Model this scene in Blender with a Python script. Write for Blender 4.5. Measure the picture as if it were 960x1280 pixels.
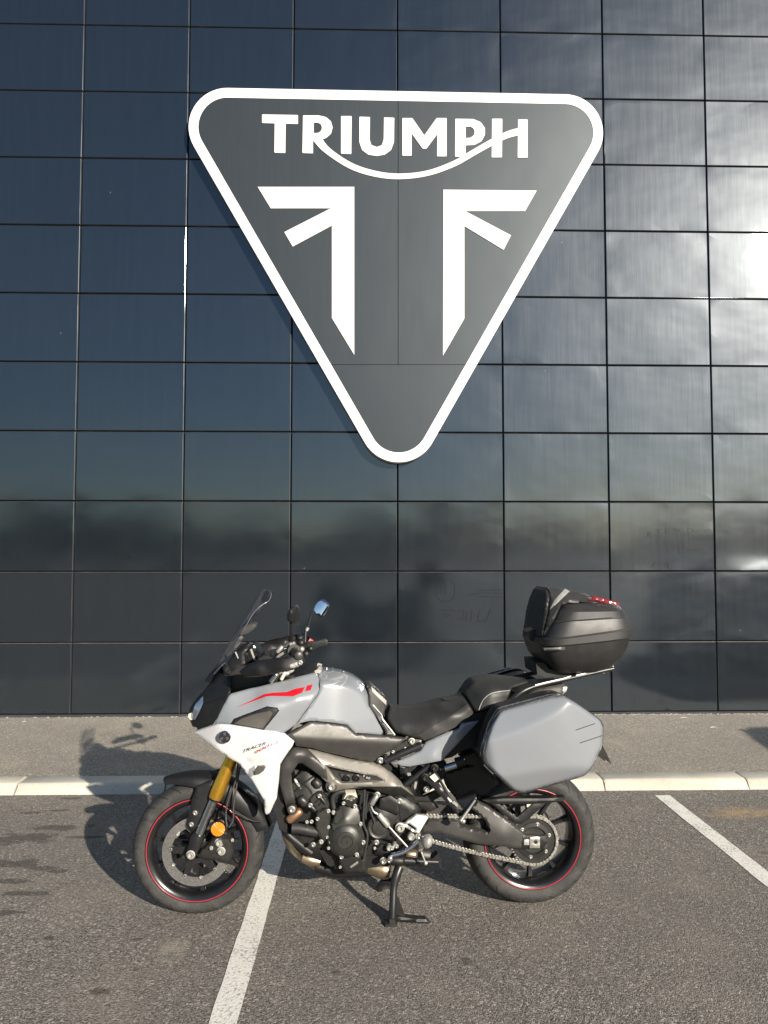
import bpy, bmesh, math, random
import numpy as np
from mathutils import Vector, Matrix
from mathutils.geometry import delaunay_2d_cdt

random.seed(7)
for o in list(bpy.data.objects):
    bpy.data.objects.remove(o)
scene = bpy.context.scene
COL = scene.collection

# ------------------------------------------------------------------ camera
PW = 1.04                                   # width of one cladding panel, metres
PH = 0.6537 * PW                             # height of one row of panels
FL = 961.0
PIT, YAW, ROL = 0.0512, 0.0255, 0.0004
CAM = np.array([2.6888 * PW, -7.1962 * PW, 1.4933 * PW + 0.082])
_f = np.array([math.sin(YAW) * math.cos(PIT), math.cos(YAW) * math.cos(PIT), math.sin(PIT)])
_r = np.array([math.cos(YAW), -math.sin(YAW), 0.0])
_u = np.cross(_r, _f)
_r, _u = _r * math.cos(ROL) + _u * math.sin(ROL), -_r * math.sin(ROL) + _u * math.cos(ROL)
cd = bpy.data.cameras.new('camera')
cd.sensor_fit = 'VERTICAL'
cd.sensor_height = 36.0
cd.sensor_width = 27.0
cd.lens = 36.0 * FL / 1280.0
cd.clip_start = 0.05
cd.clip_end = 3000.0
cam = bpy.data.objects.new('camera', cd)
COL.objects.link(cam)
cam.matrix_world = Matrix(((_r[0], _u[0], -_f[0], CAM[0]), (_r[1], _u[1], -_f[1], CAM[1]), (_r[2], _u[2], -_f[2], CAM[2]), (0, 0, 0, 1)))
scene.camera = cam

# ------------------------------------------------------------------ light
SUN_EL, SUN_AZ = math.radians(19.8), math.radians(31.0)     # azimuth: from -Y towards +X
SUN_DIR = Vector((math.sin(SUN_AZ) * math.cos(SUN_EL), -math.cos(SUN_AZ) * math.cos(SUN_EL), math.sin(SUN_EL)))
world = bpy.data.worlds.new('World')
scene.world = world
world.use_nodes = True
wn = world.node_tree
for n_ in list(wn.nodes):
    wn.nodes.remove(n_)
sky = wn.nodes.new('ShaderNodeTexSky')
sky.sky_type = 'NISHITA'
sky.sun_disc = False
sky.sun_elevation = SUN_EL
sky.sun_rotation = math.pi - SUN_AZ
sky.altitude = 100.0
sky.air_density = 1.0
sky.dust_density = 0.3
sky.ozone_density = 2.5
bg = wn.nodes.new('ShaderNodeBackground')
bg.inputs['Strength'].default_value = 0.056
wo = wn.nodes.new('ShaderNodeOutputWorld')
wn.links.new(sky.outputs[0], bg.inputs[0])
wn.links.new(bg.outputs[0], wo.inputs[0])
sl = bpy.data.lights.new('sun', 'SUN')
sl.energy = 5.0
sl.angle = math.radians(0.53)
sl.color = (1.0, 0.91, 0.78)
sun = bpy.data.objects.new('sun', sl)
COL.objects.link(sun)
sun.rotation_euler = (-SUN_DIR).to_track_quat('-Z', 'Y').to_euler()
scene.view_settings.view_transform = 'Standard'
scene.view_settings.look = 'None'
scene.view_settings.gamma = 1.0
scene.view_settings.use_curve_mapping = False
scene.view_settings.exposure = 0.84
scene.render.engine = 'CYCLES'

# ------------------------------------------------------------------ measuring helpers: photograph -> real places
def ray(x, y):
    d = _f * FL + _r * (x - 480.0) - _u * (y - 640.0)
    return d / np.linalg.norm(d)
def gp(x, y, z=0.0):                         # a point of the ground
    d = ray(x, y)
    return CAM + d * (z - CAM[2]) / d[2]
def wp(x, y, off=0.0):                       # a point on the wall plane (off metres in front of it): X, Z
    d = ray(x, y)
    p = CAM + d * (-off - CAM[1]) / d[1]
    return p[0], p[2]
B_F = gp(248, 1139.5)
B_R = gp(665, 1125.5)
B_EX = (B_R - B_F) / np.linalg.norm(B_R - B_F)
B_N = np.array([B_EX[1], -B_EX[0], 0.0])     # to the bike's left side, towards the viewer
def L(px, py, lat=0.0):                      # photograph point at lateral offset lat -> bike-local metres
    d = ray(px, py)
    p = CAM + d * ((B_F + B_N * lat - CAM) @ B_N) / (d @ B_N)
    return Vector(((p - B_F) @ B_EX, -lat, p[2]))
def zoomer(ox, oy, s):
    return lambda *pts: [(ox + x / s, oy + y / s) + tuple(r) for (x, y, *r) in pts]
zA = zoomer(230, 730, 8); zB = zoomer(330, 740, 8); zC = zoomer(230, 830, 8); zD = zoomer(340, 830, 8)
zE = zoomer(300, 920, 8); zF = zoomer(160, 950, 16 / 3); zG = zoomer(400, 940, 8); zH = zoomer(400, 1040, 6)
zI = zoomer(440, 840, 8); zJ = zoomer(540, 830, 8); zK = zoomer(640, 730, 6); zL = zoomer(590, 850, 16 / 3)
zM = zoomer(500, 920, 8); zN = zoomer(570, 970, 960 / 190); zO = zoomer(480, 1000, 8); zQ = zoomer(340, 940, 12)
z5 = zoomer(340, 900, 960 / 220); s1 = zoomer(220, 90, 960 / 560); s2 = zoomer(300, 120, 2.4)

# ------------------------------------------------------------------ materials
MATS = {}
class NT:
    def __init__(self, name):
        self.m = bpy.data.materials.new(name)
        self.m.use_nodes = True
        self.t = self.m.node_tree
        self.b = self.t.nodes['Principled BSDF']
        self.out = self.t.nodes['Material Output']
    def n(self, typ, **kw):
        x = self.t.nodes.new(typ)
        for k, v in kw.items():
            if k.startswith('i_'):
                x.inputs[k[2:].replace('_', ' ')].default_value = v
            else:
                setattr(x, k, v)
        return x
    def l(self, a, b):
        self.t.links.new(a, b)
    def coord(self, kind='Object', scale=(1, 1, 1)):
        c = self.n('ShaderNodeTexCoord')
        m = self.n('ShaderNodeMapping')
        m.inputs['Scale'].default_value = scale
        self.l(c.outputs[kind], m.inputs[0])
        return m.outputs[0]
    def wcoord(self, scale=(1, 1, 1)):
        c = self.n('ShaderNodeNewGeometry')
        m = self.n('ShaderNodeMapping')
        m.inputs['Scale'].default_value = scale
        self.l(c.outputs['Position'], m.inputs[0])
        return m.outputs[0]
    def noise(self, vec, scale, detail=3, rough=0.5):
        x = self.n('ShaderNodeTexNoise')
        x.inputs['Scale'].default_value = scale
        x.inputs['Detail'].default_value = detail
        x.inputs['Roughness'].default_value = rough
        self.l(vec, x.inputs['Vector'])
        return x.outputs['Fac']
    def ramp(self, fac, stops):
        x = self.n('ShaderNodeValToRGB')
        e = x.color_ramp.elements
        while len(e) < len(stops):
            e.new(0.5)
        for i, (p, c) in enumerate(stops):
            e[i].position = p
            e[i].color = c if len(c) == 4 else tuple(c) + (1,)
        self.l(fac, x.inputs[0])
        return x.outputs[0]
    def mr(self, v, a, b, c=0.0, d=1.0):
        x = self.n('ShaderNodeMapRange')
        for i, q in zip((1, 2, 3, 4), (a, b, c, d)):
            x.inputs[i].default_value = q
        self.l(v, x.inputs[0])
        return x.outputs[0]
    def math(self, op, a, b=None):
        x = self.n('ShaderNodeMath', operation=op)
        for i, q in enumerate((a, b)):
            if q is None:
                continue
            if isinstance(q, (int, float)):
                x.inputs[i].default_value = q
            else:
                self.l(q, x.inputs[i])
        return x.outputs[0]
    def mix(self, fac, a, b, mode='MIX'):
        x = self.n('ShaderNodeMix', data_type='RGBA', blend_type=mode)
        for i, q in ((0, fac), (6, a), (7, b)):
            if isinstance(q, (int, float)):
                x.inputs[i].default_value = q
            elif isinstance(q, tuple):
                x.inputs[i].default_value = q if len(q) == 4 else q + (1,)
            else:
                self.l(q, x.inputs[i])
        return x.outputs[2]
    def bump(self, h, strength, dist, normal=None):
        x = self.n('ShaderNodeBump')
        x.inputs['Strength'].default_value = strength
        x.inputs['Distance'].default_value = dist
        self.l(h, x.inputs['Height'])
        if normal is not None:
            self.l(normal, x.inputs['Normal'])
        return x.outputs[0]
    def set(self, **kw):
        for k, v in kw.items():
            k = k.replace('_', ' ')
            if hasattr(v, 'is_output'):
                self.l(v, self.b.inputs[k])
            else:
                self.b.inputs[k].default_value = v if not (isinstance(v, tuple) and len(v) == 3) else v + (1,)
        return self

def simple(name, col, rough=0.5, metal=0.0, coat=0.0, var=0.12, nscale=30, grain=0.0, gscale=600, spec=0.5):
    """painted / moulded surface with slight mottling, dust and grain"""
    t = NT(name)
    v = t.coord('Object')
    n1 = t.noise(v, nscale, 4, 0.6)
    c = t.mix(t.mr(n1, 0.3, 0.7), tuple(x * (1 - var) for x in col), tuple(min(1, x * (1 + var)) for x in col))
    n2 = t.noise(v, nscale * 0.35, 5, 0.7)
    t.set(Base_Color=c, Metallic=metal, Coat_Weight=coat, Coat_Roughness=0.04, Specular_IOR_Level=spec)
    t.l(t.mr(n2, 0.3, 0.7, rough * 0.82, min(1, rough * 1.18)), t.b.inputs['Roughness'])
    if grain > 0:
        g = t.noise(v, gscale, 2, 0.5)
        t.l(t.bump(g, grain, 0.0006), t.b.inputs['Normal'])
    MATS[name] = t.m
    return t.m

simple('grey_paint', (0.190, 0.202, 0.220), 0.22, coat=0.8, var=0.03, nscale=6)
simple('highlight_grey', (0.30, 0.31, 0.325), 0.3, coat=0.6, var=0.03)
simple('white_paint', (0.52, 0.525, 0.53), 0.30, coat=0.9, var=0.015, nscale=6)
simple('black_plastic', (0.0095, 0.0097, 0.0105), 0.50, var=0.25, grain=0.2, spec=0.35)
simple('satin_black', (0.013, 0.013, 0.014), 0.34, var=0.2, grain=0.08)
simple('gloss_black', (0.008, 0.008, 0.009), 0.16, var=0.1, coat=0.5)
simple('rim_black', (0.010, 0.010, 0.011), 0.25, var=0.3, coat=0.3, nscale=12)
simple('graphite', (0.048, 0.046, 0.043), 0.44, metal=0.25, var=0.12, grain=0.10)
simple('dark_graphite', (0.028, 0.0275, 0.026), 0.42, metal=0.4, var=0.15, grain=0.10)
simple('bronze_grey', (0.23, 0.215, 0.19), 0.47, metal=0.4, var=0.06, grain=0.12)
simple('engine_grey', (0.036, 0.035, 0.033), 0.42, metal=0.4, var=0.22, grain=0.35, gscale=350)
simple('engine_black', (0.0085, 0.0083, 0.0082), 0.48, var=0.3, grain=0.3, gscale=300, spec=0.4)
simple('alloy', (0.58, 0.57, 0.53), 0.34, metal=0.85, var=0.10, grain=0.06)
simple('dull_alloy', (0.40, 0.39, 0.36), 0.5, metal=0.6, var=0.15, grain=0.1)
simple('chrome', (0.72, 0.73, 0.75), 0.12, metal=1.0, var=0.04)
simple('dark_chrome', (0.42, 0.43, 0.45), 0.22, metal=1.0, var=0.06)
simple('gold', (0.70, 0.39, 0.05), 0.28, metal=0.85, var=0.08)
simple('titanium', (0.40, 0.32, 0.22), 0.36, metal=0.9, var=0.3, nscale=14)
simple('copper', (0.42, 0.24, 0.14), 0.4, metal=0.8, var=0.2)
simple('disc_steel', (0.26, 0.25, 0.24), 0.38, metal=0.75, var=0.12, nscale=60)
simple('chain_steel', (0.40, 0.385, 0.35), 0.38, metal=0.8, var=0.25, nscale=80)
simple('red', (0.40, 0.006, 0.014), 0.3, coat=0.6, var=0.03)
simple('stripe_red', (0.30, 0.022, 0.034), 0.3, coat=0.4, var=0.1)
simple('letter_dark', (0.015, 0.015, 0.019), 0.3, coat=0.4, var=0.05)
simple('seat_vinyl', (0.020, 0.0197, 0.0192), 0.52, var=0.15, grain=0.5, gscale=420)
simple('seat_side', (0.034, 0.0335, 0.032), 0.5, var=0.15, grain=0.6, gscale=300)
simple('case_black', (0.025, 0.0245, 0.024), 0.44, var=0.14, grain=0.45, gscale=380)
simple('case_dark', (0.017, 0.017, 0.017), 0.46, var=0.2, grain=0.4, gscale=380)
simple('rubber_hose', (0.018, 0.018, 0.018), 0.55, var=0.2)
simple('cream', (0.55, 0.52, 0.42), 0.6, var=0.1)
simple('amber', (0.55, 0.19, 0.008), 0.25, coat=0.6, var=0.1, nscale=120)
simple('switch_red', (0.55, 0.10, 0.09), 0.5, var=0.05)
simple('red_lens', (0.17, 0.013, 0.02), 0.12, coat=1.0, var=0.15)
simple('smoke_lens', (0.075, 0.070, 0.060), 0.12, coat=1.0, var=0.1)
simple('vent_mesh', (0.045, 0.040, 0.033), 0.5, var=0.2, grain=1.0, gscale=500)
simple('concrete_edge', (0.30, 0.30, 0.30), 0.6)
simple('edge_highlight', (0.16, 0.16, 0.17), 0.2, coat=0.6, var=0.3, nscale=20)
t = NT('mirror_glass'); t.set(Base_Color=(0.75, 0.8, 0.86), Metallic=1.0, Roughness=0.05); MATS['mirror_glass'] = t.m
t = NT('lamp_glass'); t.set(Base_Color=(0.30, 0.36, 0.46), Metallic=0.75, Roughness=0.10, Coat_Weight=1.0); MATS['lamp_glass'] = t.m
# tinted screen: see-through sheet with a glossy face
t = NT('tinted_screen')
tr = t.n('ShaderNodeBsdfTransparent'); tr.inputs[0].default_value = (0.94, 0.935, 0.955, 1)
gl = t.n('ShaderNodeBsdfGlossy'); gl.inputs['Roughness'].default_value = 0.06; gl.inputs[0].default_value = (0.9, 0.9, 0.95, 1)
fr = t.n('ShaderNodeFresnel'); fr.inputs[0].default_value = 1.5
mx = t.n('ShaderNodeMixShader')
t.l(t.math('MULTIPLY', fr.outputs[0], 0.35), mx.inputs[0])
t.l(tr.outputs[0], mx.inputs[1]); t.l(gl.outputs[0], mx.inputs[2]); t.l(mx.outputs[0], t.out.inputs[0])
MATS['tinted_screen'] = t.m
# clear bulge of an indicator
t = NT('clear_lens')
tr = t.n('ShaderNodeBsdfTransparent'); tr.inputs[0].default_value = (0.75, 0.75, 0.78, 1)
gl = t.n('ShaderNodeBsdfGlossy'); gl.inputs['Roughness'].default_value = 0.1
mx = t.n('ShaderNodeMixShader'); mx.inputs[0].default_value = 0.22
t.l(tr.outputs[0], mx.inputs[1]); t.l(gl.outputs[0], mx.inputs[2]); t.l(mx.outputs[0], t.out.inputs[0])
MATS['clear_lens'] = t.m
# tyre rubber: dusty, slanted sipes on the shoulder (UV: x = turns, y = across)
t = NT('tyre_rubber')
uv = t.n('ShaderNodeTexCoord').outputs['UV']
sp = t.n('ShaderNodeSeparateXYZ'); t.l(uv, sp.inputs[0])
ang, acr = sp.outputs[0], sp.outputs[1]
ab = t.math('ABSOLUTE', t.math('SUBTRACT', acr, 0.5))
ph = t.math('ADD', t.math('MULTIPLY', ang, 26.0), t.math('MULTIPLY', ab, 3.2))
fracp = t.math('FRACT', ph)
groove = t.math('LESS_THAN', t.math('ABSOLUTE', t.math('SUBTRACT', fracp, 0.5)), 0.06)
band = t.math('MULTIPLY', t.math('LESS_THAN', ab, 0.27), t.math('GREATER_THAN', ab, 0.06))
gmask = t.math('MULTIPLY', groove, band)
vo = t.coord('Object')
nz = t.noise(vo, 22, 5, 0.65)
colr = t.ramp(nz, [(0.3, (0.011, 0.0109, 0.0107)), (0.5, (0.020, 0.0197, 0.019)), (0.72, (0.046, 0.0445, 0.042))])
fine = t.noise(vo, 260, 2, 0.5)
colr = t.mix(t.mr(fine, 0.4, 0.78, 0, 0.35), colr, (0.10, 0.096, 0.088))
rings = t.math('SINE', t.math('MULTIPLY', acr, 240.0))
t.set(Base_Color=t.mix(gmask, colr, (0.010, 0.010, 0.010)), Roughness=0.72)
hh = t.math('SUBTRACT', t.math('ADD', t.math('MULTIPLY', fine, 0.25), t.math('MULTIPLY', rings, 0.03)), gmask)
t.l(t.bump(hh, 0.8, 0.003), t.b.inputs['Normal'])
MATS['tyre_rubber'] = t.m

# ------------------------------------------------------------------ mesh helpers
def link(o, parent=None):
    COL.objects.link(o)
    if parent is not None:
        o.parent = parent
    return o
def shade(me, ang):
    if ang is None:
        return
    me.polygons.foreach_set('use_smooth', [True] * len(me.polygons))
    if ang < 179:
        me.set_sharp_from_angle(angle=math.radians(ang))
def mk(name, verts, faces, mat, parent=None, ang=35, uvs=None):
    me = bpy.data.meshes.new(name)
    me.from_pydata([tuple(v) for v in verts], [], [tuple(f) for f in faces])
    me.update()
    bm = bmesh.new(); bm.from_mesh(me)
    bmesh.ops.recalc_face_normals(bm, faces=bm.faces)
    bm.to_mesh(me); bm.free()
    if mat:
        me.materials.append(MATS[mat] if isinstance(mat, str) else mat)
    shade(me, ang)
    if uvs is not None:
        ul = me.uv_layers.new(name='UVMap')
        for lp in me.loops:
            ul.data[lp.index].uv = uvs[lp.vertex_index]
    return link(bpy.data.objects.new(name, me), parent)
def empty(name, parent=None, loc=(0, 0, 0), size=0.2):
    o = bpy.data.objects.new(name, None)
    o.empty_display_size = size
    o.location = loc
    return link(o, parent)
def tag(o, label=None, cat=None, group=None, kind=None):
    for k, v in (('label', label), ('category', cat), ('group', group), ('kind', kind)):
        if v:
            o[k] = v
    return o
def merge(parts):
    V, Fc = [], []
    for v, f in parts:
        o = len(V)
        V += [tuple(x) for x in v]
        Fc += [tuple(i + o for i in q) for q in f]
    return V, Fc
def box_vf(a, b):
    (x0, y0, z0), (x1, y1, z1) = a, b
    v = [(x0, y0, z0), (x1, y0, z0), (x1, y1, z0), (x0, y1, z0), (x0, y0, z1), (x1, y0, z1), (x1, y1, z1), (x0, y1, z1)]
    return v, [(0, 3, 2, 1), (4, 5, 6, 7), (0, 1, 5, 4), (1, 2, 6, 5), (2, 3, 7, 6), (3, 0, 4, 7)]
def inpoly(x, y, P):
    c = False
    j = len(P) - 1
    for i in range(len(P)):
        xi, yi = P[i]; xj, yj = P[j]
        if (yi > y) != (yj > y) and x < (xj - xi) * (y - yi) / (yj - yi + 1e-12) + xi:
            c = not c
        j = i
    return c
def resample(P, step):
    out = []
    for i in range(len(P)):
        a = np.array(P[i][:2], float); b = np.array(P[(i + 1) % len(P)][:2], float)
        k = max(1, int(round(np.linalg.norm(b - a) / step)))
        for q in range(k):
            out.append(tuple(a + (b - a) * q / k))
    return out
def roundpoly(P, r, seg=4):
    """soften polygon corners (same units as P)"""
    out = []
    n = len(P)
    for i in range(n):
        p = np.array(P[i][:2], float); a = np.array(P[i - 1][:2], float); b = np.array(P[(i + 1) % n][:2], float)
        da, db = a - p, b - p
        la, lb = np.linalg.norm(da), np.linalg.norm(db)
        t_ = min(r, la * 0.45, lb * 0.45)
        p0, p1 = p + da / la * t_, p + db / lb * t_
        for k in range(seg + 1):
            s = k / seg
            out.append(tuple((1 - s) ** 2 * p0 + 2 * s * (1 - s) * p + s * s * p1))
    return out
def dist_to_poly(pts, P):
    A = np.array(P); Bq = np.roll(A, -1, axis=0)
    d = np.full(len(pts), 1e9)
    pts = np.array(pts)
    for a, b in zip(A, Bq):
        ab = b - a
        tt = np.clip(((pts - a) @ ab) / max(1e-12, ab @ ab), 0, 1)
        d = np.minimum(d, np.linalg.norm(pts - (a + tt[:, None] * ab), axis=1))
    return d
class Field:
    """lateral offset of a shell as a smooth function of its side view"""
    def __init__(self, ctrl, lam=2.5e-3):
        if isinstance(ctrl, (int, float)):
            ctrl = [(0, 0, ctrl)]
        C = np.array(ctrl, float)
        self.p = C[:, :2] / 100.0
        self.v = C[:, 2]
        n = len(C)
        if n < 4:
            self.k = None
            return
        K = np.linalg.norm(self.p[:, None] - self.p[None], axis=2)
        M = np.zeros((n + 3, n + 3))
        M[:n, :n] = K * K * np.log(K + 1e-9) + lam * np.eye(n)
        M[:n, n] = 1; M[:n, n + 1:] = self.p
        M[n:, :n] = M[:n, n:].T
        self.k = np.linalg.lstsq(M, np.concatenate([self.v, [0, 0, 0]]), rcond=None)[0]
    def __call__(self, pts):
        q = np.array(pts, float)[:, :2] / 100.0
        if self.k is None:
            return np.full(len(q), self.v.mean())
        D = np.linalg.norm(q[:, None] - self.p[None], axis=2)
        n = len(self.p)
        return (D * D * np.log(D + 1e-9)) @ self.k[:n] + self.k[n] + q @ self.k[n + 1:]
class Facets:
    """softly creased shell: the lowest of several planes or fields wins"""
    def __init__(self, parts, k=350.0):
        self.k = k
        self.f = []
        for p in parts:
            if isinstance(p, Field):
                self.f.append(p)
            else:
                A = np.array([[x / 100.0, y / 100.0, 1.0] for x, y, _ in p])
                self.f.append(np.linalg.lstsq(A, np.array([q[2] for q in p]), rcond=None)[0])
        self.add = 0.0
    def __call__(self, pts):
        q = np.array(pts, float)[:, :2] / 100.0
        v = np.array([f(pts) if isinstance(f, Field) else q @ f[:2] + f[2] for f in self.f])
        m = v.min(axis=0)
        return m - np.log(np.exp(-self.k * (v - m)).sum(axis=0)) / self.k + self.add
def tri_region(P, holes, step):
    bnd = resample(P, step)
    loops = [bnd] + [resample(h, step) for h in holes]
    pts, edges = [], []
    for lp in loops:
        o = len(pts)
        pts += lp
        edges += [(o + i, o + (i + 1) % len(lp)) for i in range(len(lp))]
    nb = len(pts)
    xs = [p[0] for p in bnd]; ys = [p[1] for p in bnd]
    cand = []
    y = min(ys) + step * 0.5
    k = 0
    while y < max(ys):
        x = min(xs) + step * (0.25 + 0.5 * (k % 2))
        while x < max(xs):
            if inpoly(x, y, bnd) and not any(inpoly(x, y, h) for h in loops[1:]):
                cand.append((x, y))
            x += step
        y += step * 0.87
        k += 1
    if cand:
        d = np.minimum.reduce([dist_to_poly(cand, lp) for lp in loops])
        cand = [c for c, q in zip(cand, d) if q > step * 0.45]
    pts = pts + cand
    r = delaunay_2d_cdt([Vector(p) for p in pts], edges, [], 0, 1e-5)
    v2 = [(p.x, p.y) for p in r[0]]
    F = []
    for f in r[2]:
        cx = sum(v2[i][0] for i in f) / len(f); cy = sum(v2[i][1] for i in f) / len(f)
        if inpoly(cx, cy, bnd) and not any(inpoly(cx, cy, h) for h in loops[1:]):
            F.append(tuple(f))
    cnt = {}
    for f in F:
        for i in range(len(f)):
            a, b = f[i], f[(i + 1) % len(f)]
            if (b, a) in cnt:
                cnt[(b, a)] = None
            else:
                cnt[(a, b)] = 1
    bedges = [e for e, c in cnt.items() if c]
    return v2, F, bedges, loops
def shell_vf(P, ctrl, th=0.02, step=3.0, edge=None, holes=(), sym=False):
    P = [p[:2] for p in P]
    fld = ctrl if isinstance(ctrl, (Field, Facets)) else Field(ctrl)
    v2, F, be, loops = tri_region(P, [[q[:2] for q in h] for h in holes], step)
    lat = fld(v2)
    if edge:
        w, dep = edge
        d = np.minimum.reduce([dist_to_poly(v2, lp) for lp in loops])
        s = np.clip(1 - d / w, 0, 1)
        lat = lat - dep * (1 - np.sqrt(np.maximum(0, 1 - s * s)))
    n = len(v2)
    front = [L(x, y, a) for (x, y), a in zip(v2, lat)]
    if sym:
        back = [Vector((v.x, -v.y, v.z)) for v in front]
    else:
        back = [Vector((v.x, v.y + th, v.z)) for v in front]
    faces = list(F) + [tuple(n + i for i in reversed(f)) for f in F]
    faces += [(b, a, n + a, n + b) for a, b in be]
    return front + back, faces
def flip(vf):
    return [(v[0], -v[1], v[2]) for v in vf[0]], [tuple(reversed(f)) for f in vf[1]]
def shell(name, P, ctrl, mat, parent, th=0.02, step=3.0, edge=None, holes=(), mode='one', ang=35, rnd=None):
    """one: as drawn; pair: a twin on the far side as an object of its own; sym: one solid right across the bike"""
    if rnd:
        P = roundpoly(P, rnd)
    vf = shell_vf(P, ctrl, th, step, edge, holes, mode == 'sym')
    o = mk(name, *vf, mat, parent, ang)
    if mode == 'pair':
        mk(name, *flip(vf), mat, parent, ang)
    return o
def crom(path, per=6):
    P = [np.array(p, float) for p in path]
    if len(P) < 3:
        return P
    out = []
    for i in range(len(P) - 1):
        p0 = P[i - 1] if i else 2 * P[0] - P[1]
        p3 = P[i + 2] if i + 2 < len(P) else 2 * P[-1] - P[-2]
        p1, p2 = P[i], P[i + 1]
        for k in range(per):
            s = k / per
            out.append(0.5 * ((2 * p1) + (p2 - p0) * s + (2 * p0 - 5 * p1 + 4 * p2 - p3) * s * s + (3 * p1 - p0 - 3 * p2 + p3) * s ** 3))
    out.append(P[-1])
    return out
def tube_vf(pts, rad, seg=10, smooth=True, caps=True):
    """pts: 3D points; rad: number or list along the given points"""
    pts = [np.array(p, float) for p in pts]
    R = np.array([rad] * len(pts) if isinstance(rad, (int, float)) else rad, float)
    if smooth and len(pts) > 2:
        q = [np.append(p, r) for p, r in zip(pts, R)]
        q = crom(q, 6)
        pts = [x[:3] for x in q]; R = [x[3] for x in q]
    V, Fc = [], []
    T0 = None
    for i, p in enumerate(pts):
        a = pts[max(0, i - 1)]; b = pts[min(len(pts) - 1, i + 1)]
        T = (b - a) / (np.linalg.norm(b - a) + 1e-12)
        if T0 is None:
            ref = np.array([0, 0, 1.0]) if abs(T[2]) < 0.9 else np.array([0, 1.0, 0])
            U = np.cross(T, ref)
        else:
            U = U - T * (U @ T)
        U = U / np.linalg.norm(U)
        W = np.cross(T, U)
        T0 = T
        for k in range(seg):
            a_ = 2 * math.pi * k / seg
            V.append(p + R[i] * (math.cos(a_) * U + math.sin(a_) * W))
    for i in range(len(pts) - 1):
        for k in range(seg):
            Fc.append((i * seg + k, i * seg + (k + 1) % seg, (i + 1) * seg + (k + 1) % seg, (i + 1) * seg + k))
    if caps:
        Fc.append(tuple(range(seg - 1, -1, -1)))
        o = (len(pts) - 1) * seg
        Fc.append(tuple(range(o, o + seg)))
    return V, Fc
def tube(name, path, rad, mat, parent, seg=10, smooth=True, mode='one', ang=50):
    vf = tube_vf([L(*p) for p in path], rad, seg, smooth)
    o = mk(name, *vf, mat, parent, ang)
    if mode == 'pair':
        mk(name, *flip(vf), mat, parent, ang)
    return o
def lathe_vf(cx, cz, prof, seg=48, closed=False, cy=0.0, caps=True):
    """prof: (radius, lat) pairs, spun about a crosswise axis through (cx, cz)"""
    V, Fc, UV = [], [], []
    n = len(prof)
    for k in range(seg):
        a = 2 * math.pi * k / seg
        for j, (r, la) in enumerate(prof):
            V.append((cx + r * math.cos(a), cy - la, cz + r * math.sin(a)))
            UV.append((k / seg, j / max(1, n - 1)))
    for k in range(seg):
        k2 = (k + 1) % seg
        for j in range(n if closed else n - 1):
            j2 = (j + 1) % n
            Fc.append((k * n + j, k * n + j2, k2 * n + j2, k2 * n + j))
    if not closed and caps:
        if prof[0][0] > 1e-6:
            Fc.append(tuple(k * n for k in range(seg)))
        if prof[-1][0] > 1e-6:
            Fc.append(tuple(k * n + n - 1 for k in reversed(range(seg))))
    return V, Fc, UV
def lathe(name, px, py, prof, mat, parent, seg=32, closed=False, ang=35):
    """prof lat values are absolute; px,py measured at the lat of the last ring"""
    c = L(px, py, prof[-1][1])
    v, f, _ = lathe_vf(c.x, c.z, prof, seg, closed)
    return mk(name, v, f, mat, parent, ang)
_bolt = {}
def bolt(px, py, lat, r, mat, parent, name='bolt'):
    """cap screw with a recessed head; shared mesh"""
    key = mat
    if key not in _bolt:
        prof = [(1.05, -1.2), (1.05, 0.0), (1.25, 0.0), (1.25, 0.15), (0.95, 0.2), (0.92, 0.75), (0.75, 0.95), (0.5, 0.95), (0.45, 0.45), (0.0, 0.4)]
        v, f, _ = lathe_vf(0, 0, prof, 12)
        me = bpy.data.meshes.new('bolt')
        me.from_pydata(v, [], f); me.update()
        me.materials.append(MATS[mat]); shade(me, 40)
        _bolt[key] = me
    o = bpy.data.objects.new(name, _bolt[key])
    link(o, parent)
    o.location = L(px, py, lat)
    o.scale = (r, r, r)
    return o
def text_vf(txt, mapper, depth, shear=0.0):
    cu = bpy.data.curves.new('t', 'FONT')
    cu.body = txt
    cu.shear = shear
    cu.fill_mode = 'FRONT'
    cu.resolution_u = 3
    ob = bpy.data.objects.new('t', cu)
    COL.objects.link(ob)
    dg = bpy.context.evaluated_depsgraph_get()
    dg.update()
    me = ob.evaluated_get(dg).to_mesh()
    vs = [tuple(v.co) for v in me.vertices]; fs = [tuple(p.vertices) for p in me.polygons]
    bpy.data.objects.remove(ob); bpy.data.curves.remove(cu)
    w = max(v[0] for v in vs)
    v3 = [mapper(v[0] / w, v[1]) for v in vs]
    return v3, fs
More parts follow.
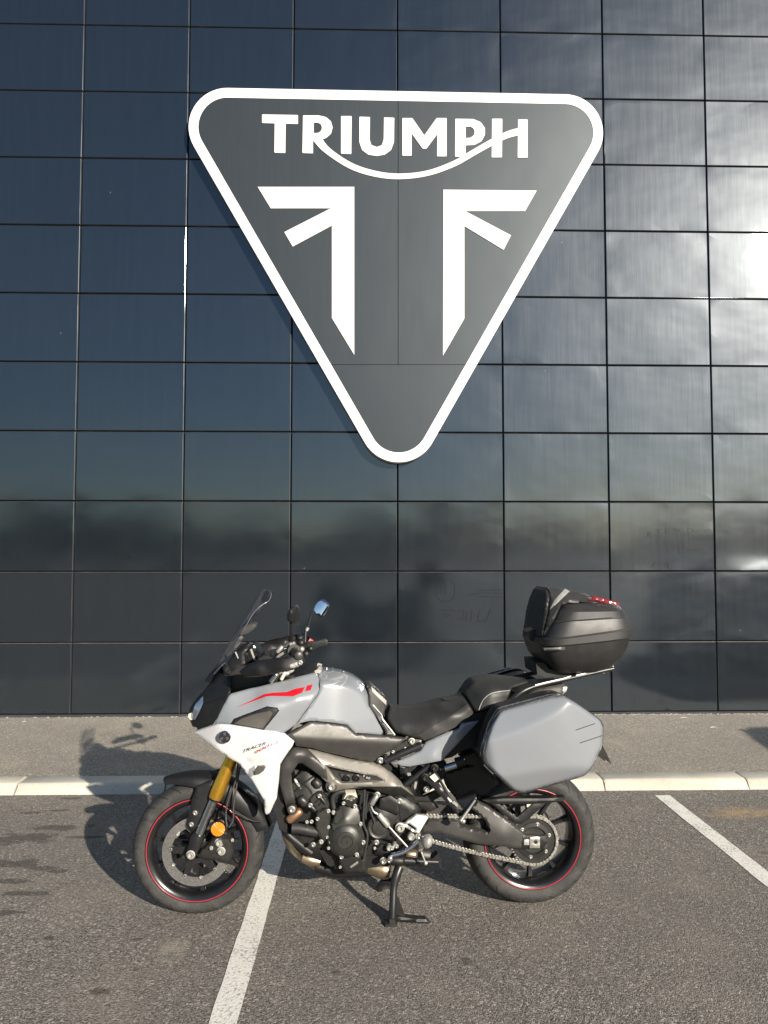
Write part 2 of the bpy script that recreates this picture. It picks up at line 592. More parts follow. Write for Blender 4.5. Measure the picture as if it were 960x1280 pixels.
# ================================================================== SETTING
# ---- asphalt
def asphalt(name, light, dark, stains):
    t = NT(name)
    p = t.wcoord()
    v1 = t.n('ShaderNodeTexVoronoi'); v1.inputs['Scale'].default_value = 190; t.l(p, v1.inputs['Vector'])
    v2 = t.n('ShaderNodeTexVoronoi'); v2.inputs['Scale'].default_value = 95; t.l(p, v2.inputs['Vector'])
    sc = t.n('ShaderNodeSeparateColor'); t.l(v1.outputs['Color'], sc.inputs[0])
    sc2 = t.n('ShaderNodeSeparateColor'); t.l(v2.outputs['Color'], sc2.inputs[0])
    c = t.ramp(sc.outputs[0], [(0.0, dark), (0.35, tuple(0.6 * a + 0.4 * b for a, b in zip(light, dark))), (0.8, light), (1.0, tuple(min(1, x * 1.5) for x in light))])
    pit = t.mr(t.noise(p, 85, 3, 0.7), 0.53, 0.63)
    c = t.mix(t.math('MULTIPLY', pit, 0.75), c, tuple(x * 0.55 for x in dark))
    c = t.mix(t.mr(sc2.outputs[1], 0.91, 0.94, 0, 0.5), c, tuple(min(1, x * 2.1) for x in light))
    big = t.noise(p, 0.9, 5, 0.6)
    c = t.mix(t.mr(big, 0.35, 0.68, 0.0, 0.40), c, tuple(x * 0.62 for x in light))
    warm = t.noise(p, 2.3, 4, 0.6)
    c = t.mix(t.mr(warm, 0.5, 0.75, 0.0, 0.35), c, (light[0] * 1.25, light[1] * 1.2, light[2] * 1.1))
    if stains:
        sp = t.n('ShaderNodeSeparateXYZ'); t.l(p, sp.inputs[0])
        def blob(cx, cy, rx, ry, soft=1.0):
            dx = t.math('DIVIDE', t.math('SUBTRACT', sp.outputs[0], cx), rx)
            dy = t.math('DIVIDE', t.math('SUBTRACT', sp.outputs[1], cy), ry)
            d = t.math('SQRT', t.math('ADD', t.math('MULTIPLY', dx, dx), t.math('MULTIPLY', dy, dy)))
            return t.mr(d, 0.0, 1.0, soft, 0.0)
        st = t.wcoord((1.0, 1.5, 1.0))
        ns = t.noise(st, 7.0, 6, 0.66)
        wet = None
        for px_, py_, rx, ry in stains['wet']:
            g_ = gp(px_, py_)
            v_ = blob(g_[0], g_[1], rx, ry)
            wet = v_ if wet is None else t.math('MAXIMUM', wet, v_)
        m = t.math('ADD', wet, t.math('MULTIPLY', t.math('SUBTRACT', ns, 0.5), 2.6))
        c = t.mix(t.mr(m, 0.42, 0.62, 0.0, 0.58), c, tuple(x * 0.45 for x in dark))
        for cx, cy, rx, ry, colr in stains['sand']:
            m = t.math('MULTIPLY', blob(cx, cy, rx, ry), t.mr(t.noise(p, 9, 5, 0.7), 0.3, 0.65))
            c = t.mix(t.mr(m, 0.12, 0.6, 0.0, 0.75), c, colr)
        spots = t.n('ShaderNodeTexVoronoi'); spots.inputs['Scale'].default_value = 2.2; t.l(p, spots.inputs['Vector'])
        sr = t.math('ADD', spots.outputs['Distance'], t.math('MULTIPLY', t.math('SUBTRACT', t.noise(p, 14, 3, 0.6), 0.5), 0.10))
        c = t.mix(t.mr(sr, 0.045, 0.085, 0.55, 0.0), c, tuple(x * 0.6 for x in dark))
    h = t.math('ADD', t.math('MULTIPLY', v1.outputs['Distance'], -0.9), t.math('MULTIPLY', t.noise(p, 60, 3, 0.7), 1.2))
    t.set(Base_Color=c, Roughness=0.86, Specular_IOR_Level=0.3)
    t.l(t.bump(h, 0.85, 0.006), t.b.inputs['Normal'])
    MATS[name] = t.m
g1 = gp(40, 1045); g2 = gp(100, 985); g3 = gp(930, 1016); g4 = gp(130, 1235); g5 = gp(215, 1190)
asphalt('asphalt', (0.255, 0.232, 0.205), (0.060, 0.055, 0.050), {
    'wet': [(25, 1048, .42, .16), (75, 1034, .38, .07), (20, 1078, .26, .12), (88, 998, .13, .04), (74, 1013, .15, .035), (40, 1016, .09, .03), (50, 1086, .10, .05), (72, 1089, .12, .03), (10, 1102, .22, .06), (28, 1117, .24, .04), (5, 1141, .16, .04),
            (62, 1172, .035, .03), (172, 1174, .03, .02), (125, 1240, .07, .045), (135, 1256, .03, .02), (170, 1212, .04, .02), (110, 1046, .28, .04), (420, 1215, .03, .02)],
    'sand': [(g3[0], g3[1], 0.42, 0.16, (0.42, 0.30, 0.15)), (g5[0], g5[1], 0.10, 0.16, (0.34, 0.30, 0.24))]})
asphalt('walk_asphalt', (0.36, 0.325, 0.275), (0.14, 0.127, 0.108), None)

KERB_B, KERB_F = -1.955, -2.175
WALK = 0.060
def sheet(name, x0, x1, y0, y1, z, mat, nx=1, ny=1):
    V = [(x0 + (x1 - x0) * i / nx, y0 + (y1 - y0) * j / ny, z) for j in range(ny + 1) for i in range(nx + 1)]
    Fc = [(j * (nx + 1) + i, j * (nx + 1) + i + 1, (j + 1) * (nx + 1) + i + 1, (j + 1) * (nx + 1) + i) for j in range(ny) for i in range(nx)]
    return tag(mk(name, V, Fc, mat, None, None), kind='structure')
sheet('car_park_ground', -900, 900, -1500, 400, 0.0, 'asphalt')
sw = mk('pavement', *box_vf((-60, KERB_B + 0.002, -0.1), (60, -0.004, WALK)), 'walk_asphalt', None, None)
tag(sw, kind='structure')

# ---- kerb: one-metre concrete stones
t = NT('kerb_concrete')
p = t.wcoord()
n1 = t.noise(p, 3.0, 6, 0.65); n2 = t.noise(p, 120, 3, 0.6)
oi = t.n('ShaderNodeObjectInfo')
c = t.ramp(n1, [(0.3, (0.40, 0.375, 0.31)), (0.5, (0.485, 0.46, 0.39)), (0.7, (0.55, 0.525, 0.45))])
c = t.mix(t.mr(n2, 0.54, 0.68, 0, 0.6), c, (0.28, 0.26, 0.22))
c = t.mix(t.mr(oi.outputs['Random'], 0, 1, 0.0, 0.10), c, (0.40, 0.38, 0.33))
t.set(Base_Color=c, Roughness=0.85)
t.l(t.bump(n2, 0.5, 0.003), t.b.inputs['Normal'])
MATS['kerb_concrete'] = t.m
kerb = empty('kerb', None, (3.0, KERB_F, 0.0))
tag(kerb, kind='structure')
kx0 = gp(757, 985, 0.02)[0]
prof = [(KERB_F, -0.08), (KERB_F + 0.001, 0.0), (KERB_F + 0.040, 0.053), (KERB_F + 0.052, 0.062), (KERB_F + 0.07, 0.066), (KERB_B - 0.02, 0.068), (KERB_B - 0.004, 0.062), (KERB_B - 0.004, -0.08)]
kmeshes = []
for k in range(4):
    rr = random.Random(40 + k)
    V = []
    for i, x in enumerate((-0.495, -0.485, 0.485, 0.495)):
        for (y, z) in prof:
            dz = -0.006 if (i in (0, 3) and z > 0) else 0
            V.append((x + rr.uniform(-.003, .003) * (1 if i in (0, 3) else 0), y - KERB_F, z + dz + rr.uniform(-.0015, .0015)))
    n = len(prof)
    Fc = [(i * n + j, i * n + (j + 1) % n, (i + 1) * n + (j + 1) % n, (i + 1) * n + j) for i in range(3) for j in range(n)]
    Fc += [tuple(range(n)), tuple(3 * n + j for j in reversed(range(n)))]
    me = bpy.data.meshes.new('kerb_stone')
    me.from_pydata(V, [], Fc); me.update()
    bm = bmesh.new(); bm.from_mesh(me); bmesh.ops.recalc_face_normals(bm, faces=bm.faces); bm.to_mesh(me); bm.free()
    me.materials.append(MATS['kerb_concrete'])
    shade(me, 30)
    kmeshes.append(me)
for i in range(-14, 12):
    o = bpy.data.objects.new('kerb_stone', kmeshes[(i * 7) % 4])
    link(o, kerb)
    o.location = (kx0 + i + 0.5 - 3.0, 0, random.uniform(-0.002, 0.002))
jb = mk('kerb_bedding', *box_vf((-13.5, 0.06, -0.08), (13.0, KERB_B - KERB_F - 0.02, 0.030)), 'walk_asphalt', kerb, None)

# ---- painted bay lines
t = NT('road_paint')
p = t.wcoord()
n1 = t.noise(p, 90, 4, 0.65); n2 = t.noise(p, 7, 4, 0.6)
c = t.mix(t.mr(t.math('ADD', n1, t.math('MULTIPLY', n2, 0.35)), 0.72, 0.80, 0, 0.8), (0.74, 0.72, 0.66), (0.24, 0.22, 0.19))
t.set(Base_Color=c, Roughness=0.75)
t.l(t.bump(n1, 0.7, 0.004), t.b.inputs['Normal'])
MATS['road_paint'] = t.m
def bay_line(xa, ya, xb, yb, wd, nm='bay_line'):
    V, n = [], 60
    rr = random.Random(int(xa * 100))
    for i in range(n + 1):
        s = i / n
        x = xa + (xb - xa) * s; y = ya + (yb - ya) * s
        V += [(x - wd / 2 + rr.uniform(-.002, .002), y, 0.0022), (x + wd / 2 + rr.uniform(-.002, .002), y, 0.0022)]
    Fc = [(2 * i, 2 * i + 1, 2 * i + 3, 2 * i + 2) for i in range(n)]
    tag(mk(nm, V, Fc, 'road_paint', None, None), kind='structure')
bay_line(2.318, -2.30, 2.298, -7.3, 0.10)
bay_line(4.795, -2.285, 4.86, -7.3, 0.10)
bay_line(7.30, -2.285, 7.37, -7.3, 0.10)
bay_line(-0.17, -2.285, -0.20, -7.3, 0.10)

# ---- building wall of dark cassette panels
t = NT('cladding')
oc = t.n('ShaderNodeTexCoord')
oi = t.n('ShaderNodeObjectInfo')
off = t.n('ShaderNodeVectorMath', operation='SCALE'); t.l(oi.outputs['Location'], off.inputs[0]); off.inputs['Scale'].default_value = 3.7
add = t.n('ShaderNodeVectorMath', operation='ADD'); t.l(oc.outputs['Object'], add.inputs[0]); t.l(off.outputs[0], add.inputs[1])
pv = add.outputs[0]
def scaled(v, s):
    m = t.n('ShaderNodeMapping'); m.inputs['Scale'].default_value = s; t.l(v, m.inputs[0]); return m.outputs[0]
streak = t.noise(scaled(pv, (190, 1, 2.5)), 1.0, 3, 0.6)
streak2 = t.noise(scaled(pv, (26, 1, 0.8)), 1.0, 4, 0.6)
dent = t.noise(scaled(pv, (2.0, 1, 3.0)), 1.0, 2, 0.4)
spx = t.n('ShaderNodeSeparateXYZ'); t.l(oc.outputs['Object'], spx.inputs[0])
ex_ = t.mr(t.math('ABSOLUTE', spx.outputs[0]), PW * 0.30, PW * 0.5)
ez_ = t.mr(t.math('ABSOLUTE', spx.outputs[2]), PH * 0.22, PH * 0.5)
edgeh = t.math('MULTIPLY', t.math('ADD', t.math('MULTIPLY', ex_, ex_), t.math('MULTIPLY', ez_, ez_)), t.mr(t.noise(scaled(pv, (1.7, 1, 2.2)), 1.0, 1, 0.4), 0.4, 0.62, -1.0, 1.0))
wpos = t.wcoord()
wsep = t.n('ShaderNodeSeparateXYZ'); t.l(wpos, wsep.inputs[0])
lowd = t.mr(wsep.outputs[2], 0.2, 2.4, 1.0, 0.0)
dust = t.math('MULTIPLY', lowd, t.mr(t.noise(wpos, 1.3, 6, 0.7), 0.42, 0.70))
c = t.mix(t.mr(streak2, 0.35, 0.65), (0.0066, 0.0092, 0.0128), (0.0080, 0.0110, 0.0150))
c = t.mix(t.math('MULTIPLY', dust, 0.25), c, (0.016, 0.0165, 0.017))
spk = t.n('ShaderNodeTexVoronoi'); spk.inputs['Scale'].default_value = 3.1; t.l(wpos, spk.inputs['Vector'])
c = t.mix(t.mr(spk.outputs['Distance'], 0.016, 0.026, 0.5, 0.0), c, (0.16, 0.16, 0.16))
b1 = t.bump(dent, 1.0, 0.0011)
b2 = t.bump(edgeh, 1.0, 0.0006, b1)
b4 = t.bump(edgeh, 1.0, 0.0026, t.bump(dent, 1.0, 0.0055))
b3 = b2
# lacquered metallic paint: dark body, tight gloss with a weak wide haze of flakes around it
df = t.n('ShaderNodeBsdfDiffuse'); t.l(c, df.inputs['Color']); t.l(b2, df.inputs['Normal'])
g1_ = t.n('ShaderNodeBsdfGlossy', distribution='BECKMANN'); g2_ = t.n('ShaderNodeBsdfGlossy', distribution='BECKMANN')
g1_.inputs['Color'].default_value = (0.82, 0.92, 1.0, 1); g2_.inputs['Color'].default_value = (0.85, 0.92, 1.0, 1)
t.l(t.math('ADD', t.mr(streak, 0.25, 0.75, 0.098, 0.110), t.math('MULTIPLY', dust, 0.10)), g1_.inputs['Roughness'])
g2_.inputs['Roughness'].default_value = 0.39
t.l(b3, g1_.inputs['Normal']); t.l(b4, g2_.inputs['Normal'])
m1 = t.n('ShaderNodeMixShader'); t.l(t.math('MULTIPLY', t.mr(streak, 0.3, 0.7, 0.080, 0.125), t.mr(streak2, 0.3, 0.7, 0.85, 1.15)), m1.inputs[0])
t.l(g1_.outputs[0], m1.inputs[1]); t.l(g2_.outputs[0], m1.inputs[2])
g3_ = t.n('ShaderNodeBsdfGlossy', distribution='BECKMANN'); g3_.inputs['Roughness'].default_value = 0.25; g3_.inputs['Color'].default_value = (0.85, 0.93, 1.0, 1)
t.l(b4, g3_.inputs['Normal'])
m3 = t.n('ShaderNodeMixShader'); m3.inputs[0].default_value = 0.022
t.l(m1.outputs[0], m3.inputs[1]); t.l(g3_.outputs[0], m3.inputs[2]); m1 = m3
fz = t.n('ShaderNodeFresnel'); fz.inputs['IOR'].default_value = 2.05
m2 = t.n('ShaderNodeMixShader')
t.l(fz.outputs[0], m2.inputs[0]); t.l(df.outputs[0], m2.inputs[1]); t.l(m1.outputs[0], m2.inputs[2])
t.l(m2.outputs[0], t.out.inputs[0])
MATS['cladding'] = t.m
simple('panel_edge', (0.030, 0.032, 0.036), 0.8, metal=0.0, var=0.4, nscale=5)
simple('joint_dark', (0.006, 0.006, 0.007), 0.8, var=0.1)

wall = empty('building_wall', None, (3 * PW, 0.0, 0.0), 1.0)
tag(wall, 'building wall clad in glossy dark blue-grey metal cassette panels behind the motorcycle', 'wall')
GAP = 0.014
hw, hh_ = PW / 2 - GAP / 2, PH / 2 - GAP / 2
def ring(dx, dz, y):
    return [(-hw + dx, y, -hh_ + dz), (hw - dx, y, -hh_ + dz), (hw - dx, y, hh_ - dz), (-hw + dx, y, hh_ - dz)]
V = ring(0.005, 0.005, 0.0) + ring(0.0015, 0.0015, 0.0015) + ring(0.0, 0.0, 0.006) + ring(0.0, 0.0, 0.045)
Fc = [(0, 1, 2, 3)]
for k in range(3):
    for i in range(4):
        Fc.append((k * 4 + i, (k + 1) * 4 + i, (k + 1) * 4 + (i + 1) % 4, k * 4 + (i + 1) % 4))
pm = bpy.data.meshes.new('cladding_panel')
pm.from_pydata(V, [], Fc); pm.update()
bm = bmesh.new(); bm.from_mesh(pm); bmesh.ops.recalc_face_normals(bm, faces=bm.faces)
fr_ = max(bm.faces, key=lambda f: f.calc_area() if abs(f.normal.y) > 0.9 else 0)
if fr_.normal.y > 0:
    bmesh.ops.reverse_faces(bm, faces=bm.faces)
for f in bm.faces:
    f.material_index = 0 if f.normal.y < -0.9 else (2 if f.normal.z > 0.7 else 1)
bm.to_mesh(pm); bm.free()
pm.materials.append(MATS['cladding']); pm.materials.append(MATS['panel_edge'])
simple('edge_sunlit', (0.17, 0.165, 0.155), 0.8, var=0.5, nscale=9)  # paler top edges: sunlight caught in the joints is put into the colour
pm.materials.append(MATS['edge_sunlit'])
Z0 = 0.082
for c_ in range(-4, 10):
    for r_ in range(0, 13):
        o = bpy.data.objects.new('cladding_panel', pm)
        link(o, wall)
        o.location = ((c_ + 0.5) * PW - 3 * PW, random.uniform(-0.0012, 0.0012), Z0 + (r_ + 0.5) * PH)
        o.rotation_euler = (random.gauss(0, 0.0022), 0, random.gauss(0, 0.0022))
mk('backing_wall', *box_vf((-7 * PW, 0.04, -0.05), (7 * PW, 0.34, Z0 + 13 * PH + 0.1)), 'joint_dark', wall, None)
mk('base_flashing', *merge([box_vf((-7 * PW, -0.014, 0.05), (7 * PW, 0.035, 0.073)), box_vf((-7 * PW, -0.004, 0.073), (7 * PW, 0.038, 0.079))]), 'panel_edge', wall, None)
# grit swept against the foot of the wall
rr = random.Random(5)
parts = []
for i in range(420):
    x = rr.uniform(-0.8, 8.0) if rr.random() < 0.35 else rr.uniform(4.8, 7.2)
    y = -0.014 - abs(rr.gauss(0, 0.02)); s = rr.uniform(0.003, 0.011)
    q = [(x + s * rr.uniform(.6, 1.2) * math.cos(a), y + s * rr.uniform(.5, .9) * math.sin(a), WALK - 0.001 + (0 if k < 4 else s * 0.8)) for k, a in enumerate([0, 1.57, 3.14, 4.71, 0.5, 2.1, 3.6, 5.2])]
    parts.append((q, [(0, 1, 2, 3), (4, 5, 6, 7), (0, 1, 5, 4), (1, 2, 6, 5), (2, 3, 7, 6), (3, 0, 4, 7)]))
for lx, ly, s in ((855, 898, .055), (892, 910, .05), (640, 899, .04), (700, 905, .025), (30, 903, .03)):
    g_ = gp(lx, ly, WALK)
    q = [(g_[0] + s * u, g_[1] + s * .3 * v, WALK + .002 + z) for u, v, z in ((-1, -.6, 0), (.2, -1, .006), (1, .3, .002), (-.1, 1, .010))]
    parts.append((q, [(0, 1, 2, 3)]))
simple('grit', (0.36, 0.34, 0.30), 0.8, var=0.3, nscale=300)
tag(mk('loose_grit', *merge(parts), 'grit', None, None), 'pale grit swept against the foot of the wall', 'grit', kind='stuff')

# finger marks drawn in the dust of the panels
t = NT('finger_mark'); t.set(Base_Color=(0.0052, 0.0072, 0.0098), Roughness=0.18, IOR=1.75); MATS['finger_mark'] = t.m
def strokes(name, lst, zc, w=0.006):
    parts = []
    for st in lst:
        pts = [np.array(wp(x, y)) for x, y in zc(*st)]
        pts = [q for q in crom(pts, 4)] if len(pts) > 2 else pts
        V, Fc = [], []
        for i, q in enumerate(pts):
            d = pts[min(i + 1, len(pts) - 1)] - pts[max(i - 1, 0)]
            d = d / (np.linalg.norm(d) + 1e-9)
            for s in (-1, 1):
                V.append((q[0] - d[1] * w * s * .5 - 3 * PW, -0.0026, q[1] + d[0] * w * s * .5))
        Fc = [(2 * i, 2 * i + 1, 2 * i + 3, 2 * i + 2) for i in range(len(pts) - 1)]
        parts.append((V, Fc))
    mk(name, *merge(parts), 'finger_mark', wall, None)
za = zoomer(760, 630, 4.8); zb = zoomer(490, 700, 6.4); zc_ = zoomer(100, 630, 960 / 260); zd = zoomer(0, 620, 8)
strokes('finger_writing', [
    [(238, 165), (238, 195)], [(238, 165), (258, 172), (240, 180), (262, 190), (238, 195)],
    [(280, 152), (325, 150)], [(302, 152), (304, 172)], [(345, 148), (346, 172), (362, 172)], [(345, 148), (362, 147)], [(346, 160), (358, 159)],
    [(395, 165), (398, 145), (425, 165), (430, 145)], [(478, 145), (482, 175), (505, 165), (500, 148), (474, 144)],
    [(515, 150), (516, 170), (532, 168), (534, 150)], [(545, 170), (548, 152), (560, 152)], [(570, 165), (582, 152), (590, 168), (572, 166)],
    [(598, 168), (600, 152), (614, 155), (616, 170)], [(690, 155), (675, 165), (692, 172)], [(702, 165), (715, 160), (706, 152), (700, 168), (718, 172)],
    [(455, 238), (428, 240), (426, 290), (455, 290)], [(427, 265), (448, 262)],
    [(475, 292), (478, 268), (490, 275), (490, 292)], [(490, 278), (505, 268), (508, 292)], [(520, 292), (522, 270), (534, 275), (535, 292)], [(535, 278), (550, 270), (555, 292)],
    [(590, 285), (572, 290), (580, 305), (605, 298)]], za)
strokes('finger_writing', [
    [(848, 240), (865, 222), (880, 250), (855, 252), (840, 240)], [(878, 195), (884, 260), (872, 310), (855, 312)], [(885, 230), (905, 215), (915, 240), (890, 250)], [(790, 270), (800, 320), (825, 345)],
    [(265, 380), (280, 345)], [(345, 350), (340, 380)], [(362, 352), (358, 382)]], za, 0.005)
strokes('finger_writing', [
    [(430, 170), (370, 175), (345, 240), (370, 310), (430, 335), (490, 300), (500, 210), (470, 170)], [(425, 190), (428, 280)], [(385, 200), (390, 270)],
    [(600, 285), (720, 265), (890, 268)], [(680, 245), (880, 240)], [(700, 292), (880, 298)],
    [(390, 400), (500, 405)], [(400, 430), (470, 440), (400, 470)], [(540, 410), (575, 400), (560, 470), (530, 480)], [(600, 410), (590, 480)], [(640, 400), (630, 490)], [(700, 400), (690, 490), (740, 480)], [(790, 390), (760, 470), (740, 500)]], zb, 0.005)
strokes('finger_writing', [
    [(110, 240), (140, 200), (165, 185), (150, 230), (130, 250)], [(170, 235), (190, 215), (205, 245), (180, 258), (170, 235)], [(215, 225), (230, 262)], [(240, 228), (210, 262)],
    [(700, 210), (720, 180), (735, 205), (705, 222)], [(745, 190), (765, 165), (770, 200)], [(735, 120), (760, 110)], [(800, 160), (850, 140)], [(560, 130), (600, 110), (620, 130), (590, 170)]], zc_, 0.005)
strokes('finger_writing', [[(0, 565), (110, 610), (235, 660)], [(130, 420), (230, 460), (290, 420), (290, 350)], [(400, 360), (440, 470)], [(490, 290), (470, 350)]], zd, 0.006)

# ---- sign
SO = 0.12                                    # the sign stands this far off the wall
t = NT('sign_white')
n1 = t.noise(t.coord('Object'), 2.5, 5, 0.6)
t.set(Base_Color=t.mix(t.mr(n1, 0.4, 0.7), (0.80, 0.79, 0.76), (0.72, 0.71, 0.67)), Roughness=0.38); MATS['sign_white'] = t.m
simple('letter_white', (0.60, 0.595, 0.565), 0.45, var=0.05, nscale=2)
t = NT('sign_face')
pv = t.coord('Object')
m_ = t.n('ShaderNodeMapping'); m_.inputs['Scale'].default_value = (55, 1, 1.4); t.l(pv, m_.inputs[0])
stk = t.noise(m_.outputs[0], 1.0, 4, 0.6)
t.set(Base_Color=t.mix(t.mr(stk, 0.35, 0.65), (0.0165, 0.0205, 0.0262), (0.018, 0.022, 0.028)), Specular_IOR_Level=0.5, Specular_Tint=(0.85, 0.95, 1.0, 1.0))
t.l(t.mr(stk, 0.3, 0.7, 0.40, 0.43), t.b.inputs['Roughness'])
t.l(t.bump(t.noise(pv, 1.3, 2, 0.4), 1.0, 0.006), t.b.inputs['Normal'])
MATS['sign_face'] = t.m
def arc_tri(V3, R, dr, seg=14):
    """triangle with rounded corners (zoom units); dr shrinks the corner radius and so insets the outline"""
    out = []
    for i in range(3):
        p = np.array(V3[i]); a = np.array(V3[i - 1]) - p; b = np.array(V3[(i + 1) % 3]) - p
        a /= np.linalg.norm(a); b /= np.linalg.norm(b)
        half = math.acos(a @ b) / 2
        bis = (a + b) / np.linalg.norm(a + b)
        c = p + bis * R[i] / math.sin(half)
        pa = p + a * R[i] / math.tan(half) - c; pb = p + b * R[i] / math.tan(half) - c
        a0 = math.atan2(pa[1], pa[0]); a1 = math.atan2(pb[1], pb[0])
        d = (a1 - a0 + math.pi) % (2 * math.pi) - math.pi
        for k in range(seg + 1):
            q = a0 + d * k / seg
            out.append(tuple(c + (R[i] - dr) * np.array([math.cos(q), math.sin(q)])))
    return out
TV = [(199.5, 108.3), (787.6, 119.4), (498.6, 626.8)]
TR = [48.4, 48.2, 48.6]
s1i = lambda pts: [((x - 220) * 960 / 560, (y - 90) * 960 / 560) for x, y in pts]
SX, SZ = wp(*s1((475, 430))[0], SO)
def sg(pt, off):                             # sign point -> sign-local coordinates
    x, z = wp(pt[0], pt[1], off)
    return (x - SX, -off, z - SZ)
sign = empty('shop_sign', None, (SX, 0.0, SZ), 0.5)
tag(sign, 'large dark rounded triangle sign with white border and TRIUMPH lettering on the wall', 'sign')
oB, iB = arc_tri(TV, TR, 0, 20), arc_tri(TV, TR, 12.0, 20)
n = len(oB)
V = [sg(p, SO + 0.004) for p in oB] + [sg(p, SO + 0.004) for p in iB]
V += [(v[0], -0.004, v[2]) for v in V[:n]] + [(v[0], -SO + 0.03, v[2]) for v in V[n:2 * n]]
Fc = []
for i in range(n):
    j = (i + 1) % n
    Fc += [(i, j, n + j, n + i), (i, 2 * n + i, 2 * n + j, j), (n + i, n + j, 3 * n + j, 3 * n + i), (2 * n + i, 2 * n + j, 3 * n + j, 3 * n + i)]
mk('border', V, Fc, 'sign_white', sign, 30)
def clip(P, ax, val, keep_less):
    out = []
    for i in range(len(P)):
        a, b = P[i], P[(i + 1) % len(P)]
        ia = (a[ax] < val) == keep_less; ib = (b[ax] < val) == keep_less
        if ia:
            out.append(a)
        if ia != ib:
            s = (val - a[ax]) / (b[ax] - a[ax])
            out.append((a[0] + s * (b[0] - a[0]), a[1] + s * (b[1] - a[1])))
    return out
def sign_prism(name, loops, front, back, mat, bev=0.003):
    """flat shape standing proud of the sign face; loops: outline then holes, photograph points"""
    from mathutils.geometry import tessellate_polygon
    ar = [[Vector((p[0], p[1], 0)) for p in lp] for lp in loops]
    tris = tessellate_polygon(ar)
    flat = [p for lp in loops for p in lp]
    m = len(flat)
    V = [sg(p, front) for p in flat]
    V += [(v[0], -back, v[2]) for v in V]
    Fc = [tuple(f) for f in tris] + [tuple(m + i for i in reversed(f)) for f in tris]
    o = 0
    for lp in loops:
        k = len(lp)
        Fc += [(o + i, o + (i + 1) % k, m + o + (i + 1) % k, m + o + i) for i in range(k)]
        o += k
    return mk(name, V, Fc, mat, sign, 30)
inn = s1i(arc_tri(TV, TR, 11.4, 20))
top = clip(inn, 1, 626.5, True); low = clip(inn, 1, 627.5, False)
for pc in (clip(top, 0, 475.4, True), clip(top, 0, 476.6, False), low):
    sign_prism('face_panel', [s1(*pc)], SO, SO - 0.02, 'sign_face')
LO = SO + 0.007
def letter(nm, loops, rnd=2.5):
    sign_prism(nm, [roundpoly(s2(*lp), rnd / 2.4, 3) for lp in loops], LO, SO - 0.001, 'letter_white')
letter('letter_t', [[(66, 55), (174, 57), (174, 84), (137, 83), (136, 171), (103, 170), (104, 82), (66, 81)]])
letter('letter_r', [[(187, 171), (189, 58), (236, 58), (258, 63), (273, 76), (278, 94), (273, 113), (258, 126), (247, 130), (252, 143), (243, 152), (222, 130), (219, 133), (219, 172)],
                    [(221, 80), (221, 111), (234, 111), (243, 105), (246, 95), (243, 85), (234, 80)]])
letter('letter_i', [[(303, 60), (335, 60), (334, 174), (303, 173)]])
letter('letter_u', [[(358, 62), (390, 63), (389, 130), (394, 147), (411, 153), (426, 147), (431, 130), (432, 64), (463, 65), (462, 138), (453, 162), (434, 176), (410, 180), (385, 176), (366, 162), (358, 138)]])
letter('letter_m', [[(487, 179), (487, 66), (517, 66), (553, 118), (590, 66), (620, 66), (620, 181), (591, 181), (592, 114), (559, 158), (548, 158), (515, 112), (515, 179)]])
letter('letter_p', [[(645, 182), (646, 68), (700, 69), (722, 78), (735, 96), (735, 116), (724, 136), (703, 147), (677, 148), (677, 183)],
                    [(677, 92), (677, 126), (692, 125), (702, 117), (704, 107), (700, 97), (692, 92)]])
letter('letter_h', [[(755, 182), (756, 68), (787, 68), (786, 184), (755, 184)]])
letter('letter_h', [[(833, 185), (834, 70), (863, 70), (863, 185)]])
mid = crom([(228, 124), (262, 163), (330, 208), (400, 232), (475, 241), (560, 232), (640, 204), (700, 170), (757, 138), (800, 117), (838, 106)], 5)
wid = np.interp(np.linspace(0, 1, len(mid)), [0, 0.12, 0.5, 0.85, 1.0], [26, 19, 16, 19, 22])
up, dn = [], []
for i, q in enumerate(mid):
    d = mid[min(i + 1, len(mid) - 1)] - mid[max(i - 1, 0)]
    d = d / np.linalg.norm(d)
    nn = np.array([-d[1], d[0]]) * wid[i] / 2
    up.append(tuple(q + nn)); dn.append(tuple(q - nn))
sign_prism('letter_swoosh', [s2(*(up + dn[::-1]))], LO - 0.001, SO - 0.001, 'letter_white')
sign_prism('emblem_arm', [s1((175, 246), (382, 246), (382, 606), (334, 527), (334, 329), (250, 374), (232, 343), (332, 292), (203, 292))], LO, SO - 0.001, 'letter_white')
sign_prism('emblem_arm', [s1((573, 252), (773, 254), (748, 298), (620, 298), (718, 350), (702, 381), (618, 330), (618, 528), (572, 608))], LO, SO - 0.001, 'letter_white')
# ================================================================== MOTORCYCLE
bike = empty('motorcycle', None, tuple(B_F), 0.5)
bike.rotation_euler = (0, 0, math.atan2(B_EX[1], B_EX[0]))
tag(bike, 'grey and white touring motorcycle with side panniers and top case parked on its centre stand', 'motorcycle')

